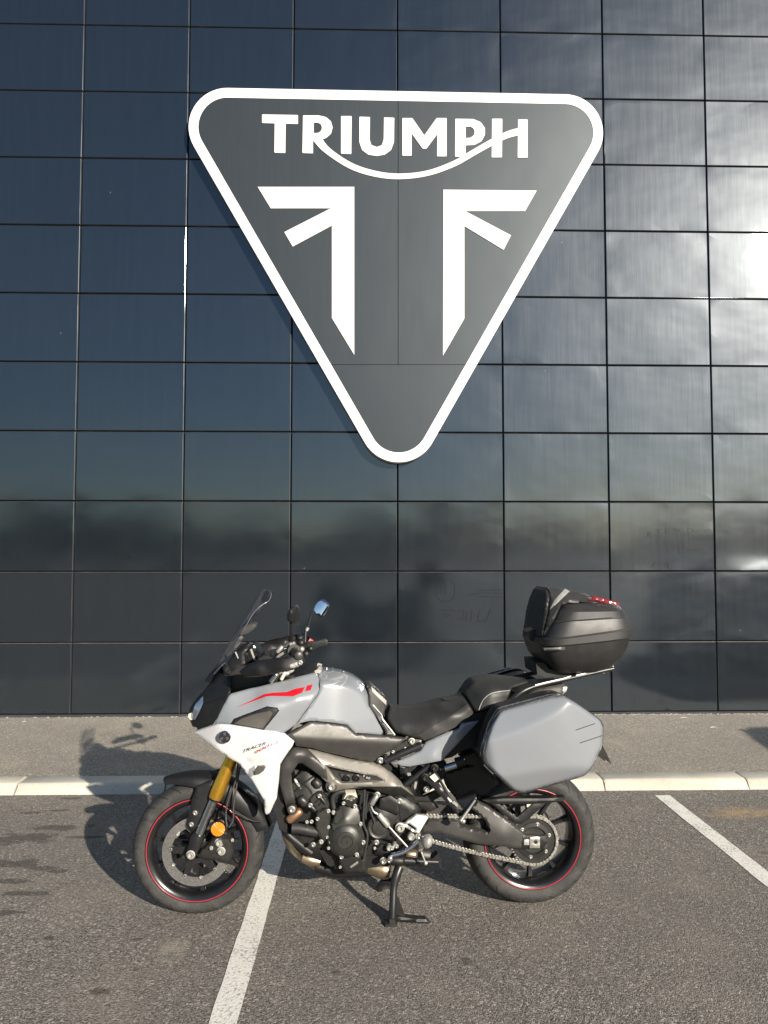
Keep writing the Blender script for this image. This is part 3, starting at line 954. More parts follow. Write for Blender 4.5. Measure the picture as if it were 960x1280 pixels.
# ---------------------------------------------------------------- wheels
FC, FRAD = (0.0, 0.2945), 0.2945
RC, RRAD = (1.5265, 0.3135), 0.313
def mirrored(prof):
    return prof + [(r, -l) for r, l in reversed(prof) if abs(l) > 1e-6]
def wheel(name, C, tyre, rim, hw, stripe_r, stripe_l, rot, hubw):
    w = empty(name, bike, (C[0], 0, C[1]), 0.1)
    v, f, uv = lathe_vf(0, 0, mirrored(tyre), 96, caps=False)
    mk('tyre', v, f, 'tyre_rubber', w, 60, uv)
    v, f, _ = lathe_vf(0, 0, rim + [(r, -l) for r, l in reversed(rim)], 96, closed=True)
    mk('rim', v, f, 'rim_black', w, 40)
    for s in (1, -1):
        pr = [(stripe_r + 0.0026 * math.cos(a), s * (stripe_l + 0.0016 * math.sin(a))) for a in np.linspace(0, 2 * math.pi, 9)[:-1]]
        v, f, _ = lathe_vf(0, 0, pr, 96, closed=True)
        mk('rim_stripe', v, f, 'stripe_red', w, 60)
    v, f, _ = lathe_vf(0, 0, [(0.012, -hubw), (0.03, -hubw), (0.042, -hubw * 0.8), (0.046, 0), (0.042, hubw * 0.8), (0.03, hubw), (0.012, hubw)], 32, closed=True)
    mk('hub', v, f, 'rim_black', w, 40)
    # one spoke mesh, ten copies
    xs = [(0.040, 0.015, hw * 0.55), (0.08, 0.0105, hw * 0.42), (0.15, 0.0085, hw * 0.40), (0.185, 0.011, hw * 0.5), (0.203, 0.020, hw * 0.62)]
    V, Fc = [], []
    for (x, a, b) in xs:
        V += [(x, -b, -a * 0.7), (x, -b * 0.7, -a), (x, b * 0.7, -a), (x, b, -a * 0.7), (x, b, a * 0.7), (x, b * 0.7, a), (x, -b * 0.7, a), (x, -b, a * 0.7)]
    for i in range(len(xs) - 1):
        for k in range(8):
            Fc.append((i * 8 + k, i * 8 + (k + 1) % 8, (i + 1) * 8 + (k + 1) % 8, (i + 1) * 8 + k))
    Fc += [tuple(range(8)), tuple(len(V) - 8 + k for k in reversed(range(8)))]
    first = mk('spoke', V, Fc, 'rim_black', w, 40)
    first.rotation_euler = (0, math.radians(rot), 0)
    for k in range(1, 10):
        o = first.copy(); COL.objects.link(o)
        o.rotation_euler = (0, math.radians(rot + 36 * k), 0)
    return w
fw = wheel('front_wheel', FC, [(0.214, 0.046), (0.226, 0.0535), (0.238, 0.0585), (0.254, 0.0615), (0.267, 0.060), (0.279, 0.052), (0.287, 0.037), (0.2925, 0.019), (FRAD, 0.0)],
           [(0.214, 0.047), (0.229, 0.0535), (0.232, 0.0555), (0.229, 0.0585), (0.219, 0.0565), (0.206, 0.050), (0.196, 0.036), (0.192, 0.004)], 0.034, 0.2245, 0.0592, 12, 0.052)
rw = wheel('rear_wheel', RC, [(0.214, 0.070), (0.226, 0.080), (0.240, 0.0875), (0.257, 0.0925), (0.273, 0.090), (0.289, 0.077), (0.3, 0.055), (0.309, 0.028), (RRAD, 0.0)],
           [(0.214, 0.071), (0.229, 0.0795), (0.232, 0.082), (0.229, 0.085), (0.219, 0.083), (0.206, 0.075), (0.197, 0.055), (0.193, 0.004)], 0.036, 0.2245, 0.0858, 341, 0.070)
# front discs, both sides
def disc(parent, r0, r1, lat, n, name='brake_disc'):
    for s in (1, -1):
        a, b = (s * lat, s * (lat + 0.005))
        v, f, _ = lathe_vf(0, 0, [(r0, a), (r1, a), (r1, b), (r0, b)], 72, closed=True)
        d = mk(name, v, f, 'disc_steel', parent, 30)
        parts = []
        for k in range(n):
            for q, rr in enumerate((0.22, 0.5, 0.78)):
                an = 2 * math.pi * (k + q * 0.33) / n
                rad = r0 + (r1 - r0) * rr
                v, f, _ = lathe_vf(rad * math.cos(an), rad * math.sin(an), [(0.0042, b - s * 0.0005), (0.0, b + s * 0.0004)], 8)
                parts.append((v, f[:-1]))
        mk('drill_holes', *merge(parts), 'engine_black', d, None)
        # carrier arms
        V, Fc = [], []
        for k in range(5):
            an = 2 * math.pi * k / 5 + 0.5
            p = []
            for (rr, w_) in ((0.035, 0.022), (r0 * 0.75, 0.016), (r0 + 0.006, 0.010)):
                for sg_ in (-1, 1):
                    q = an + sg_ * w_ / rr * 0.9
                    p.append((rr * math.cos(q), rr * math.sin(q)))
            o = len(V)
            V += [(x, -s * (lat + 0.004), z) for x, z in p] + [(x, -s * (lat + 0.011), z) for x, z in p]
            for off in (0, 6):
                Fc += [(o + off, o + off + 1, o + off + 3, o + off + 2), (o + off + 2, o + off + 3, o + off + 5, o + off + 4)]
            for i, j in ((0, 2), (2, 4), (1, 3), (3, 5), (4, 5), (0, 1)):
                Fc.append((o + i, o + j, o + 6 + j, o + 6 + i))
        v, f, _ = lathe_vf(0, 0, [(0.028, s * (lat + 0.002)), (0.05, s * (lat + 0.002)), (0.05, s * (lat + 0.012)), (0.028, s * (lat + 0.012))], 32, closed=True)
        mk('disc_carrier', *merge([(V, Fc), (v, f)]), 'satin_black', d, 30)
        for k in range(10):
            an = 2 * math.pi * k / 10 + 0.5
            v, f, _ = lathe_vf((r0 + 0.002) * math.cos(an), (r0 + 0.002) * math.sin(an), [(0.0078, s * (lat + 0.004)), (0.0078, s * (lat + 0.012)), (0.004, s * (lat + 0.0125)), (0.003, s * (lat + 0.008)), (0, s * (lat + 0.008))], 14)
            mk('disc_button', v, f, 'alloy', d, 30)
fd = empty('front_brake', bike, (FC[0], 0, FC[1]), 0.1)
disc(fd, 0.112, 0.152, 0.066, 34)
# rear: sprocket on the left, disc on the right
v, f, _ = lathe_vf(RC[0], RC[1], [(0.070, 0.094), (0.104, 0.094), (0.104, 0.100), (0.070, 0.100)], 90, closed=True)
sprk = mk('sprocket', v, f, 'dark_graphite', bike, 30)
parts = []
for k in range(45):
    a = 2 * math.pi * k / 45
    ca, sa = math.cos(a), math.sin(a)
    q = [(RC[0] + r * ca - t_ * sa, -la, RC[1] + r * sa + t_ * ca) for la in (0.0945, 0.0995) for r, t_ in ((0.103, -0.0055), (0.103, 0.0055), (0.112, 0.002), (0.112, -0.002))]
    parts.append((q, [(0, 1, 2, 3), (4, 5, 6, 7), (0, 1, 5, 4), (1, 2, 6, 5), (2, 3, 7, 6), (3, 0, 4, 7)]))
mk('sprocket_teeth', *merge(parts), 'chain_steel', sprk, None)
v, f, _ = lathe_vf(RC[0], RC[1], [(0.03, 0.07), (0.074, 0.085), (0.082, 0.096), (0.080, 0.104), (0.062, 0.106), (0.056, 0.098), (0.03, 0.096)], 40)
mk('cush_drive', v, f, 'dark_graphite', bike, 35)
for k in range(6):
    a = 2 * math.pi * k / 6 + 0.3
    o = bolt(0, 0, 0, 0.0072, 'alloy', bike)
    o.location = (RC[0] + 0.074 * math.cos(a), -0.104, RC[1] + 0.074 * math.sin(a))
# chain: outer run follows tangents between the two sprockets
Sf = L(512, 1031, 0.097); rF, rR = 0.040, 0.107
Sf = (Sf.x, Sf.z)
dx, dz = RC[0] - Sf[0], RC[1] - Sf[1]
D_ = math.hypot(dx, dz); base = math.atan2(dz, dx); be = math.asin((rR - rF) / D_)
aT = base + math.pi / 2 + be; aB = base - math.pi / 2 - be
path = []
sag = lambda s: -0.010 * math.sin(math.pi * s)
pT0 = (Sf[0] + rF * math.cos(aT), Sf[1] + rF * math.sin(aT)); pT1 = (RC[0] + rR * math.cos(aT), RC[1] + rR * math.sin(aT))
pB0 = (Sf[0] + rF * math.cos(aB), Sf[1] + rF * math.sin(aB)); pB1 = (RC[0] + rR * math.cos(aB), RC[1] + rR * math.sin(aB))
for s in np.linspace(0, 1, 60): path.append((pT0[0] + (pT1[0] - pT0[0]) * s, pT0[1] + (pT1[1] - pT0[1]) * s))
for s in np.linspace(0, 1, 60)[1:]:
    a = aT + ((aB - aT) % (2 * math.pi) - 2 * math.pi) * s
    path.append((RC[0] + rR * math.cos(a), RC[1] + rR * math.sin(a)))
for s in np.linspace(0, 1, 60)[1:]: path.append((pB1[0] + (pB0[0] - pB1[0]) * s, pB1[1] + (pB0[1] - pB1[1]) * s + sag(s)))
for s in np.linspace(0, 1, 30)[1:]:
    a = aB + ((aT - aB) % (2 * math.pi) - 2 * math.pi) * s
    path.append((Sf[0] + rF * math.cos(a), Sf[1] + rF * math.sin(a)))
P_ = np.array(path); seg_ = np.linalg.norm(np.diff(P_, axis=0), axis=1); cum = np.concatenate([[0], np.cumsum(seg_)])
pitch = 0.0159; nl = int(cum[-1] / pitch)
px_ = np.interp(np.arange(nl + 1) * cum[-1] / nl, cum, P_[:, 0]); pz_ = np.interp(np.arange(nl + 1) * cum[-1] / nl, cum, P_[:, 1])
parts = []
for k in range(nl):
    a = np.array([px_[k], pz_[k]]); b = np.array([px_[k + 1], pz_[k + 1]])
    d = (b - a) / np.linalg.norm(b - a); nn = np.array([-d[1], d[0]])
    out = 0.0115 if k % 2 else 0.0085
    for s in (1, -1):
        l0, l1 = 0.097 + s * out, 0.097 + s * (out - 0.002)
        ring_ = []
        for (u, w) in ((-0.006, 0.0), (-0.004, 0.0062), (0.0, 0.0072), (0.5, 0.0048), (1.0, 0.0072), (1.25, 0.0062), (1.38, 0.0), (1.25, -0.0062), (1.0, -0.0072), (0.5, -0.0048), (0.0, -0.0072), (-0.004, -0.0062)):
            ln = pitch * u if abs(u) >= 0.5 or u == 0.0 else u
            q = a + d * ln + nn * w
            ring_.append(q)
        m = len(ring_)
        V = [(q[0], -l0, q[1]) for q in ring_] + [(q[0], -l1, q[1]) for q in ring_]
        Fc = [tuple(range(m)), tuple(m + i for i in reversed(range(m)))] + [(i, (i + 1) % m, m + (i + 1) % m, m + i) for i in range(m)]
        parts.append((V, Fc))
    v, f, _ = lathe_vf(a[0], a[1], [(0.0048, 0.097 - 0.0130), (0.0048, 0.097 + 0.0130)], 8)
    parts.append((v, f))
tag(mk('drive_chain', *merge(parts), 'chain_steel', bike, 30), kind='stuff')
v, f, _ = lathe_vf(0, 0, [(0.05, -0.060), (0.125, -0.060), (0.125, -0.065), (0.05, -0.065)], 48, closed=True)
mk('rear_brake_disc', v, f, 'disc_steel', rw, 30)

# ---------------------------------------------------------------- fork and mudguard
def up(pa, pb, s):
    return tuple(a + (b - a) * s for a, b in zip(pa, pb))
LATF = 0.104
axl = zF((418, 632))[0]; ftop = zF((712, -60))[0]
A3 = L(*axl, LATF); T3 = L(*ftop, LATF)
fk = empty('front_fork', bike, tuple(A3), 0.1)
def leg_part(name, s0, s1, rads, mat, side):
    pts = []
    for s, r in zip(np.linspace(s0, s1, len(rads)), rads):
        q = A3 + (T3 - A3) * s
        pts.append((q.x - A3.x, (q.y if side > 0 else -q.y) - A3.y, q.z - A3.z))
    return mk(name, *tube_vf(pts, rads, 20, smooth=False), mat, fk, 40)
for sd in (1, -1):
    leg_part('axle_clamp', -0.05, 0.20, [0.017, 0.024, 0.026, 0.026, 0.029, 0.030, 0.030, 0.027], 'satin_black', sd)
    leg_part('fork_slider', 0.19, 0.56, [0.0215, 0.0215], 'dark_chrome', sd)
    leg_part('dust_seal', 0.525, 0.545, [0.027, 0.028], 'gloss_black', sd)
    leg_part('fork_tube', 0.545, 1.28, [0.0300, 0.0325, 0.0325, 0.0305, 0.0295, 0.0290, 0.0275, 0.0275, 0.0275, 0.0285, 0.0285, 0.0285, 0.0285, 0.0285], 'gold', sd)
bolt(*zF((418, 632))[0], LATF + 0.024, 0.016, 'dull_alloy', bike, 'axle_bolt')
# mudguard: arched sheet over the tyre
def mudguard():
    V, Fc = [], []
    angs = np.linspace(math.radians(16), math.radians(117), 34)
    m = 13
    for i, a in enumerate(angs):
        s = i / (len(angs) - 1)
        r = 0.331 + 0.020 * max(0, (s - 0.72) / 0.28) ** 1.5 + 0.012 * max(0, (0.2 - s) / 0.2)
        wd = 0.076 - 0.040 * max(0, (s - 0.75) / 0.25) ** 1.3 - 0.012 * max(0, (0.15 - s) / 0.15)
        dr = 0.050 + 0.03 * math.exp(-((s - 0.42) / 0.16) ** 2) - 0.034 * max(0, (s - 0.6) / 0.4)
        for j in range(m):
            u = -1 + 2 * j / (m - 1)
            fall = dr * max(0.0, (abs(u) - 0.55) / 0.45) ** 1.6 + 0.010 * abs(u)
            ww = wd * math.sin(u * math.pi / 2 * 0.92) / math.sin(math.pi / 2 * 0.92)
            rr = r - fall
            V.append((FC[0] + rr * math.cos(a), ww, FC[1] + rr * math.sin(a)))
    nA = len(angs)
    base_n = len(V)
    V += [(x - 0.004 * math.cos(0), y * 0.96, z - 0.004) for x, y, z in V]
    for i in range(nA - 1):
        for j in range(m - 1):
            q = (i * m + j, i * m + j + 1, (i + 1) * m + j + 1, (i + 1) * m + j)
            Fc.append(q); Fc.append(tuple(base_n + k for k in reversed(q)))
    for i in range(nA - 1):
        for j in (0, m - 1):
            Fc.append((i * m + j, (i + 1) * m + j, base_n + (i + 1) * m + j, base_n + i * m + j))
    for i in (0, nA - 1):
        for j in range(m - 1):
            Fc.append((i * m + j, i * m + j + 1, base_n + i * m + j + 1, base_n + i * m + j))
    return V, Fc
mg = mk('front_mudguard', *mudguard(), 'black_plastic', bike, 50)
shell('mudguard_stay', zF((455, 182), (520, 150), (592, 128), (570, 215), (520, 340), (470, 462), (440, 478), (405, 470), (388, 435), (408, 360), (425, 270)), 0.098, 'black_plastic', bike, th=0.018, step=4, edge=(1.8, 0.008), mode='pair', rnd=2)
for q in ((447, 353), (422, 430)):
    bolt(*zF(q)[0], 0.1, 0.0085, 'alloy', bike)
# caliper
cal = shell('brake_caliper', zF((455, 640), (490, 590), (530, 560), (560, 525), (610, 505), (670, 520), (700, 560), (705, 610), (690, 660), (650, 690), (590, 670), (520, 665)), [(*zF((470, 640))[0], .095), (*zF((600, 560))[0], .125), (*zF((690, 600))[0], .115), (*zF((560, 660))[0], .11), (*zF((540, 560))[0], .11)], 'engine_grey', bike, th=0.05, step=3, edge=(2.5, 0.012), rnd=3)
for q, r in (((607, 550), 0.0155), ((621, 607), 0.0155), ((555, 588), 0.007), ((695, 535), 0.006)):
    bolt(*zF(q)[0], 0.122, r, 'dull_alloy', cal)
shell('caliper_bracket', zF((640, 640), (665, 635), (735, 700), (725, 712), (660, 690)), 0.1, 'engine_black', bike, th=0.02, step=3)
shell('caliper_mount', zF((560, 425), (620, 395), (665, 420), (660, 480), (600, 520), (555, 480)), 0.108, 'engine_black', bike, th=0.03, step=4, edge=(1.5, .006))
shell('caliper_mount', zF((700, 528), (735, 530), (738, 548), (700, 552)), 0.11, 'engine_black', bike, th=0.02, step=3)
rf = lathe('side_reflector', *zF((600, 461))[0], [(0.033, 0.124), (0.033, 0.131), (0.031, 0.134)], 'satin_black', bike, 32)
c_ = L(*zF((600, 461))[0], 0.134)
V, Fc = [(c_.x, -0.1395, c_.z)], []
for k in range(30):
    a = 2 * math.pi * k / 30
    V.append((c_.x + 0.0305 * math.cos(a), -0.1345 - (0.0022 if k % 2 else 0), c_.z + 0.0305 * math.sin(a)))
for k in range(30):
    Fc.append((0, 1 + k, 1 + (k + 1) % 30))
mk('reflector_lens', V, Fc, 'amber', rf, None)
for pth in ([(660, 445), (652, 380), (662, 290), (690, 210), (720, 130), (735, 20)], [(672, 450), (700, 400), (703, 320), (712, 240), (728, 150), (750, 30)]):
    tube('brake_hose', [(*zF(q)[0], 0.118 - 0.02 * i / 5) for i, q in enumerate(pth)], 0.0042, 'graphite', bike, 8)
tube('sensor_cable', [(*zF(q)[0], 0.10) for q in ((700, 350), (760, 370), (830, 405), (905, 412))], 0.003, 'rubber_hose', bike, 8)

# ---------------------------------------------------------------- nose, headlight, screen
noseF = Field([(*zC((60, 500))[0], .085), (*zC((75, 590))[0], .09), (*zC((180, 400))[0], .135), (*zC((300, 500))[0], .185), (*zC((450, 300))[0], .21), (*zC((440, 130))[0], .17), (*zC((250, 200))[0], .075), (*zC((380, 20))[0], .05), (*zC((290, 605))[0], .20), (*zC((135, 660))[0], .13), (*zC((110, 370))[0], .075), (*zC((465, 270))[0], .205)])
nose = shell('nose_cowl', zC((382, 15), (400, 118), (468, 130), (463, 270), (445, 320), (290, 605), (135, 660), (128, 635), (85, 625), (60, 560), (48, 505), (60, 440), (110, 360), (180, 290), (260, 185)), noseF, 'black_plastic', bike, step=2.6, edge=(1.2, 0.006), mode='sym', ang=40)
hl = shell('headlight', zC((68, 545), (72, 490), (115, 392), (192, 318), (190, 392), (155, 475), (112, 556), (84, 562)), Field([(*zC((68, 545))[0], .102), (*zC((192, 318))[0], .128), (*zC((155, 475))[0], .145), (*zC((112, 556))[0], .128), (*zC((90, 450))[0], .112)]), 'lamp_glass', bike, th=0.02, step=2, edge=(1.0, 0.004), mode='pair', ang=60)
shell('running_lamp', zC((45, 500), (72, 490), (66, 540), (85, 562), (62, 556), (42, 530)), 0.105, 'cream', bike, th=0.01, step=2, mode='pair')
tube('cowl_seam', [(*zC(q)[0], l) for q, l in (((205, 395), .152), ((290, 365), .182), ((380, 330), .207), ((440, 310), .2145))], 0.0012, 'engine_black', bike, 6)
shell('cowl_lip', zC((205, 170), (260, 90), (365, 15), (382, 20), (290, 130), (260, 190)), [(*zC((205, 170))[0], .05), (*zC((300, 60))[0], .06), (*zC((290, 130))[0], .09), (*zC((382, 20))[0], .1)], 'satin_black', bike, step=2.5, mode='sym')
# windscreen: curved sheet, edges swept back
def screen(nm, Cl, El, mat, th=0.003):
    ns, nt = 22, 17
    Cq = crom([np.array(p, float) for p in Cl], 8); Eq = crom([np.array(p, float) for p in El], 8)
    def samp(q, s):
        i = s * (len(q) - 1); k = min(int(i), len(q) - 2)
        return q[k] + (q[k + 1] - q[k]) * (i - k)
    V, Fc = [], []
    for i in range(ns + 1):
        c = samp(Cq, i / ns); e = samp(Eq, i / ns)
        pc = L(c[0], c[1], 0); pe = L(e[0], e[1], e[2])
        for j in range(nt):
            u = -1 + 2 * j / (nt - 1)
            w = abs(u) ** 1.9
            V.append((pc.x + (pe.x - pc.x) * w, -e[2] * u, pc.z + (pe.z - pc.z) * w))
    for i in range(ns):
        for j in range(nt - 1):
            Fc.append((i * nt + j, i * nt + j + 1, (i + 1) * nt + j + 1, (i + 1) * nt + j))
    nb = len(V)
    V += [(x + th * 0.86, y, z - th * 0.5) for x, y, z in V]
    Fc += [tuple(nb + k for k in reversed(f)) for f in Fc[:]]
    b = [j for j in range(nt)] + [i * nt + nt - 1 for i in range(1, ns + 1)] + [ns * nt + j for j in reversed(range(nt - 1))] + [i * nt for i in reversed(range(1, ns))]
    Fc += [(b[k], b[(k + 1) % len(b)], nb + b[(k + 1) % len(b)], nb + b[k]) for k in range(len(b))]
    return mk(nm, V, Fc, mat, bike, 60)
ws = screen('windscreen', [(257, 850), (272, 828), (288, 799), (308, 766), (322, 744), (328.5, 736.5)],
            [(272, 838, .10), (284, 824, .155), (300, 795, .185), (317, 768, .19), (333, 752, .165), (338.5, 741, .095)], 'tinted_screen')
tube('screen_glint', [(*q, l) for q, l in zip(zA((500, 640), (565, 520), (690, 300), (780, 210), (850, 165), (872, 95), (850, 68), (800, 52)), (.168, .184, .191, .182, .165, .105, .06, .0))], 0.0013, 'edge_highlight', ws, 6)  # grey tube stands in for the bright highlight along the screen rim
shell('screen_bracket', zA((535, 505), (575, 440), (640, 418), (692, 400), (718, 412), (702, 450), (645, 490), (590, 512)), 0.06, 'graphite', bike, th=0.012, step=3, mode='pair', edge=(1, .002))
shell('screen_bracket', zA((455, 680), (500, 570), (530, 530), (592, 512), (580, 562), (540, 600), (500, 645), (470, 690)), 0.05, 'graphite', bike, th=0.02, step=3, mode='pair', edge=(1, .003))
dash = shell('dashboard', zA((425, 790), (510, 675), (560, 640), (630, 615), (648, 640), (600, 690), (612, 790), (560, 830), (470, 880), (440, 830)), [(*zA((425, 790))[0], .10), (*zA((630, 615))[0], .085), (*zA((560, 720))[0], .11), (*zA((470, 870))[0], .12)], 'black_plastic', bike, step=3, mode='sym', edge=(1.5, .006))
shell('display_hood', zA((652, 630), (700, 603), (765, 690), (715, 770), (640, 800), (612, 790), (600, 690)), 0.075, 'gloss_black', dash, step=3, mode='sym', edge=(1.5, .006))
shell('dash_rib', zA((660, 655), (678, 648), (715, 755), (700, 765)), 0.079, 'dull_alloy', dash, th=0.004, step=3)
shell('dash_rib', zA((508, 682), (520, 676), (560, 768), (550, 775)), 0.112, 'dull_alloy', dash, th=0.004, step=3)
shell('power_socket', zA((388, 830), (425, 788), (470, 850), (482, 895), (450, 920), (400, 918)), 0.135, 'black_plastic', bike, th=0.05, step=3, edge=(2, .01), mode='pair')
lathe('socket_cap', *zA((452, 884))[0], [(0.010, 0.12), (0.010, 0.138), (0.008, 0.142)], 'satin_black', bike, 16)

# ---------------------------------------------------------------- fairing
fairF = Field([(*zC((300, 605))[0], .205), (*zC((445, 320))[0], .212), (*zC((700, 235))[0], .178), (*zC((950, 180))[0], .160), (*zD((130, 165))[0], .156), (*zD((430, 90))[0], .135), (*zD((460, 130))[0], .140), (*zD((475, 240))[0], .178),
               (*zD((300, 350))[0], .222), (*zD((230, 345))[0], .226), (*zC((820, 335))[0], .232), (*zC((530, 440))[0], .226), (*zC((400, 540))[0], .222), (*zD((350, 430))[0], .214), (*zD((240, 600))[0], .220), (*zD((120, 690))[0], .240), (*zC((800, 560))[0], .252), (*zC((460, 605))[0], .245), (*zC((700, 330))[0], .206), (*zD((200, 240))[0], .196), (*zD((330, 200))[0], .178), (*zD((80, 560))[0], .246)], 0.006)
fo = zC((300, 605), (445, 320), (465, 300), (700, 235), (950, 180)) + zD((130, 162), (280, 122), (430, 88), (452, 108), (472, 160), (478, 240), (455, 300), (400, 380), (240, 600), (120, 690), (30, 672)) + zC((800, 660), (460, 605), (340, 598))
fair = shell('side_fairing', fo, fairF, 'grey_paint', bike, th=0.012, step=2.2, edge=(1.0, 0.004), mode='pair', ang=45)
def on(field, d):
    if isinstance(field, Facets):
        g = Facets([]); g.f, g.k, g.add = field.f, field.k, field.add + d
        return g
    g = Field.__new__(Field); g.p, g.v, g.k = field.p, field.v + d, field.k
    if g.k is not None:
        g.k = g.k.copy(); g.k[len(g.p)] += d
    return g
shell('red_stripe', zC((520, 436), (700, 352), (800, 302), (870, 291)) + zD((0, 288), (150, 280), (235, 247), (327, 231), (300, 288), (212, 322), (100, 320), (0, 318)) + zC((825, 322), (700, 368)), on(fairF, 0.0022), 'red', fair, th=0.0012, step=2.2)
shell('red_stripe', zD((352, 215), (407, 204), (386, 262), (331, 272)), on(fairF, 0.0022), 'red', fair, th=0.0012, step=2.2)
vent = shell('air_vent', zC((458, 604), (492, 548), (560, 520), (830, 420), (935, 436), (955, 468), (915, 520), (800, 660), (620, 630)), on(fairF, 0.005), 'black_plastic', bike, th=0.012, step=2.2, edge=(1.4, 0.006), mode='pair')
shell('vent_mesh', zC((500, 598), (580, 545), (720, 498), (862, 468), (885, 492), (850, 560), (785, 648), (640, 622)), on(fairF, 0.0065), 'vent_mesh', vent, th=0.003, step=2.4)
whF = Field([(*zC((105, 682))[0], .165), (*zC((340, 600))[0], .247), (*zC((800, 660))[0], .262), (*zD((120, 695))[0], .258), (*zD((220, 775))[0], .252), (*zC((330, 850))[0], .245), (*zC((450, 935))[0], .262), (*zE((0, 285))[0], .262), (*zE((110, 430))[0], .260), (*zE((240, 640))[0], .235), (*zE((262, 787))[0], .205), (*zE((365, 620))[0], .225), (*zE((400, 280))[0], .245),
             (*zC((420, 740))[0], .262), (*zC((650, 800))[0], .280), (*zE((100, 190))[0], .268), (*zE((300, 240))[0], .272), (*zE((300, 480))[0], .256), (*zE((260, 640))[0], .246), (*zE((60, 260))[0], .245), (*zE((180, 430))[0], .256), (*zE((490, 150))[0], .246), (*zE((440, 90))[0], .262)])
whF = Facets([whF, [(*zC((430, 900))[0], .268), (*zE((110, 330))[0], .262), (*zE((215, 600))[0], .250), (*zC((450, 935))[0], .238), (*zE((0, 285))[0], .232), (*zE((110, 430))[0], .238)]], 500)
wo_ = zC((103, 682), (340, 600), (460, 607), (800, 662)) + zD((30, 674), (130, 698), (222, 775), (205, 820)) + zE((490, 150), (403, 280), (388, 450), (368, 620), (300, 765), (272, 788), (252, 780), (240, 650), (110, 430), (0, 285)) + zC((450, 935), (330, 850))
wing = shell('side_wing', wo_, whF, 'white_paint', bike, th=0.010, step=2.2, edge=(1.0, 0.005), mode='pair', ang=45)
ec = zC((407, 727))[0]
e3 = L(*ec, 0.266)
emb = mk('tank_emblem', *lathe_vf(e3.x, e3.z, [(0.0255, 0.262), (0.0255, 0.270), (0.0235, 0.272), (0.0225, 0.270), (0, 0.2705)], 40)[:2], 'letter_dark', wing, 35)
parts = [lathe_vf(e3.x, e3.z, [(0.0265, 0.264), (0.0265, 0.272), (0.0240, 0.2735), (0.0232, 0.271), (0.0232, 0.264)], 40, closed=True)[:2]]
for k in range(3):
    a = math.radians(90 + 120 * k)
    for off in (-0.26, 0, 0.26):
        p = [(r * math.cos(a + o2), r * math.sin(a + o2)) for r, o2 in ((0.006, off * 0.6 - 0.25), (0.0195, off - 0.07), (0.0195, off + 0.07), (0.006, off * 0.6 + 0.25))]
        V = [(e3.x + x, -0.2718, e3.z + z) for x, z in p] + [(e3.x + x, -0.2700, e3.z + z) for x, z in p]
        parts.append((V, [(0, 1, 2, 3), (4, 5, 6, 7), (0, 1, 5, 4), (1, 2, 6, 5), (2, 3, 7, 6), (3, 0, 4, 7)]))
mk('emblem_forks', *merge(parts), 'chrome', emb, 35)
def decal(txt, x0, y0, x1, y1, hgt, mat, slant):
    wl = on(whF, 0.0055)
    def mp(u, v):
        px = x0 + (x1 - x0) * u + slant * v
        py = y0 + (y1 - y0) * u - hgt * v
        return L(px, py, float(wl([(px, py)])[0]))
    v, f = text_vf(txt, mp, 0)
    mk('lettering', v, f, mat, wing, None)
a_, b_ = zC((575, 893), (815, 805)); decal('TRACER', *a_, *b_, 6.6, 'letter_dark', 3.6)
a_, b_ = zC((690, 910), (845, 830)); decal('900', *a_, *b_, 6.4, 'red', 3.0)
a_, b_ = zC((862, 822), (945, 790)); decal('GT', *a_, *b_, 4.4, 'red', 2.0)
ind = shell('turn_signal', zE((128, 402), (132, 345), (178, 292), (245, 283), (264, 306), (240, 352), (190, 390)), on(whF, 0.012), 'smoke_lens', bike, th=0.03, step=1.8, edge=(2.4, 0.016), mode='pair', ang=70)
shell('signal_lens', zE((88, 412), (92, 330), (140, 300), (178, 292), (132, 345), (128, 402)), on(whF, 0.010), 'clear_lens', ind, th=0.012, step=2, edge=(1, .005))
# inner dark cavity behind the fairing
shell('inner_cowl', zC((470, 280), (700, 215), (960, 165)) + zD((140, 150), (420, 75), (300, 560), (110, 680)) + zC((600, 600), (420, 560)), 0.12, 'engine_black', bike, step=6, mode='sym')
shell('inner_cowl', zA((395, 920), (480, 880), (560, 820), (720, 800), (760, 830), (900, 800), (960, 830)) + zC((950, 165), (700, 215), (475, 285), (466, 200)), 0.13, 'engine_black', bike, step=5, mode='sym')
# ---------------------------------------------------------------- tank and seat
tankF = Field([(*zD((455, 78))[0], .07), (*zD((560, 66))[0], .045), (*zD((700, 88))[0], .05), (*zD((850, 150))[0], .05), (*zD((940, 225))[0], .05), (*zI((140, 145))[0], .055), (*zD((560, 125))[0], .125), (*zD((750, 170))[0], .118), (*zD((930, 280))[0], .108),
               (*zD((475, 240))[0], .176), (*zD((600, 285))[0], .186), (*zD((800, 300))[0], .165), (*zD((300, 540))[0], .218), (*zD((450, 470))[0], .215), (*zD((390, 565))[0], .222), (*zD((600, 560))[0], .205), (*zD((730, 450))[0], .180), (*zD((860, 330))[0], .150),
               (*zD((760, 420))[0], .166), (*zI((100, 480))[0], .150), (*zI((300, 600))[0], .150), (*zI((45, 600))[0], .182), (*zI((165, 330))[0], .118), (*zD((640, 600))[0], .2), (*zI((60, 500))[0], .178), (*zD((240, 600))[0], .218), (*zD((475, 160))[0], .142)], 0.012)
def zz(fn, *pts):
    return [(*fn((x, y))[0], l) for x, y, l in pts]
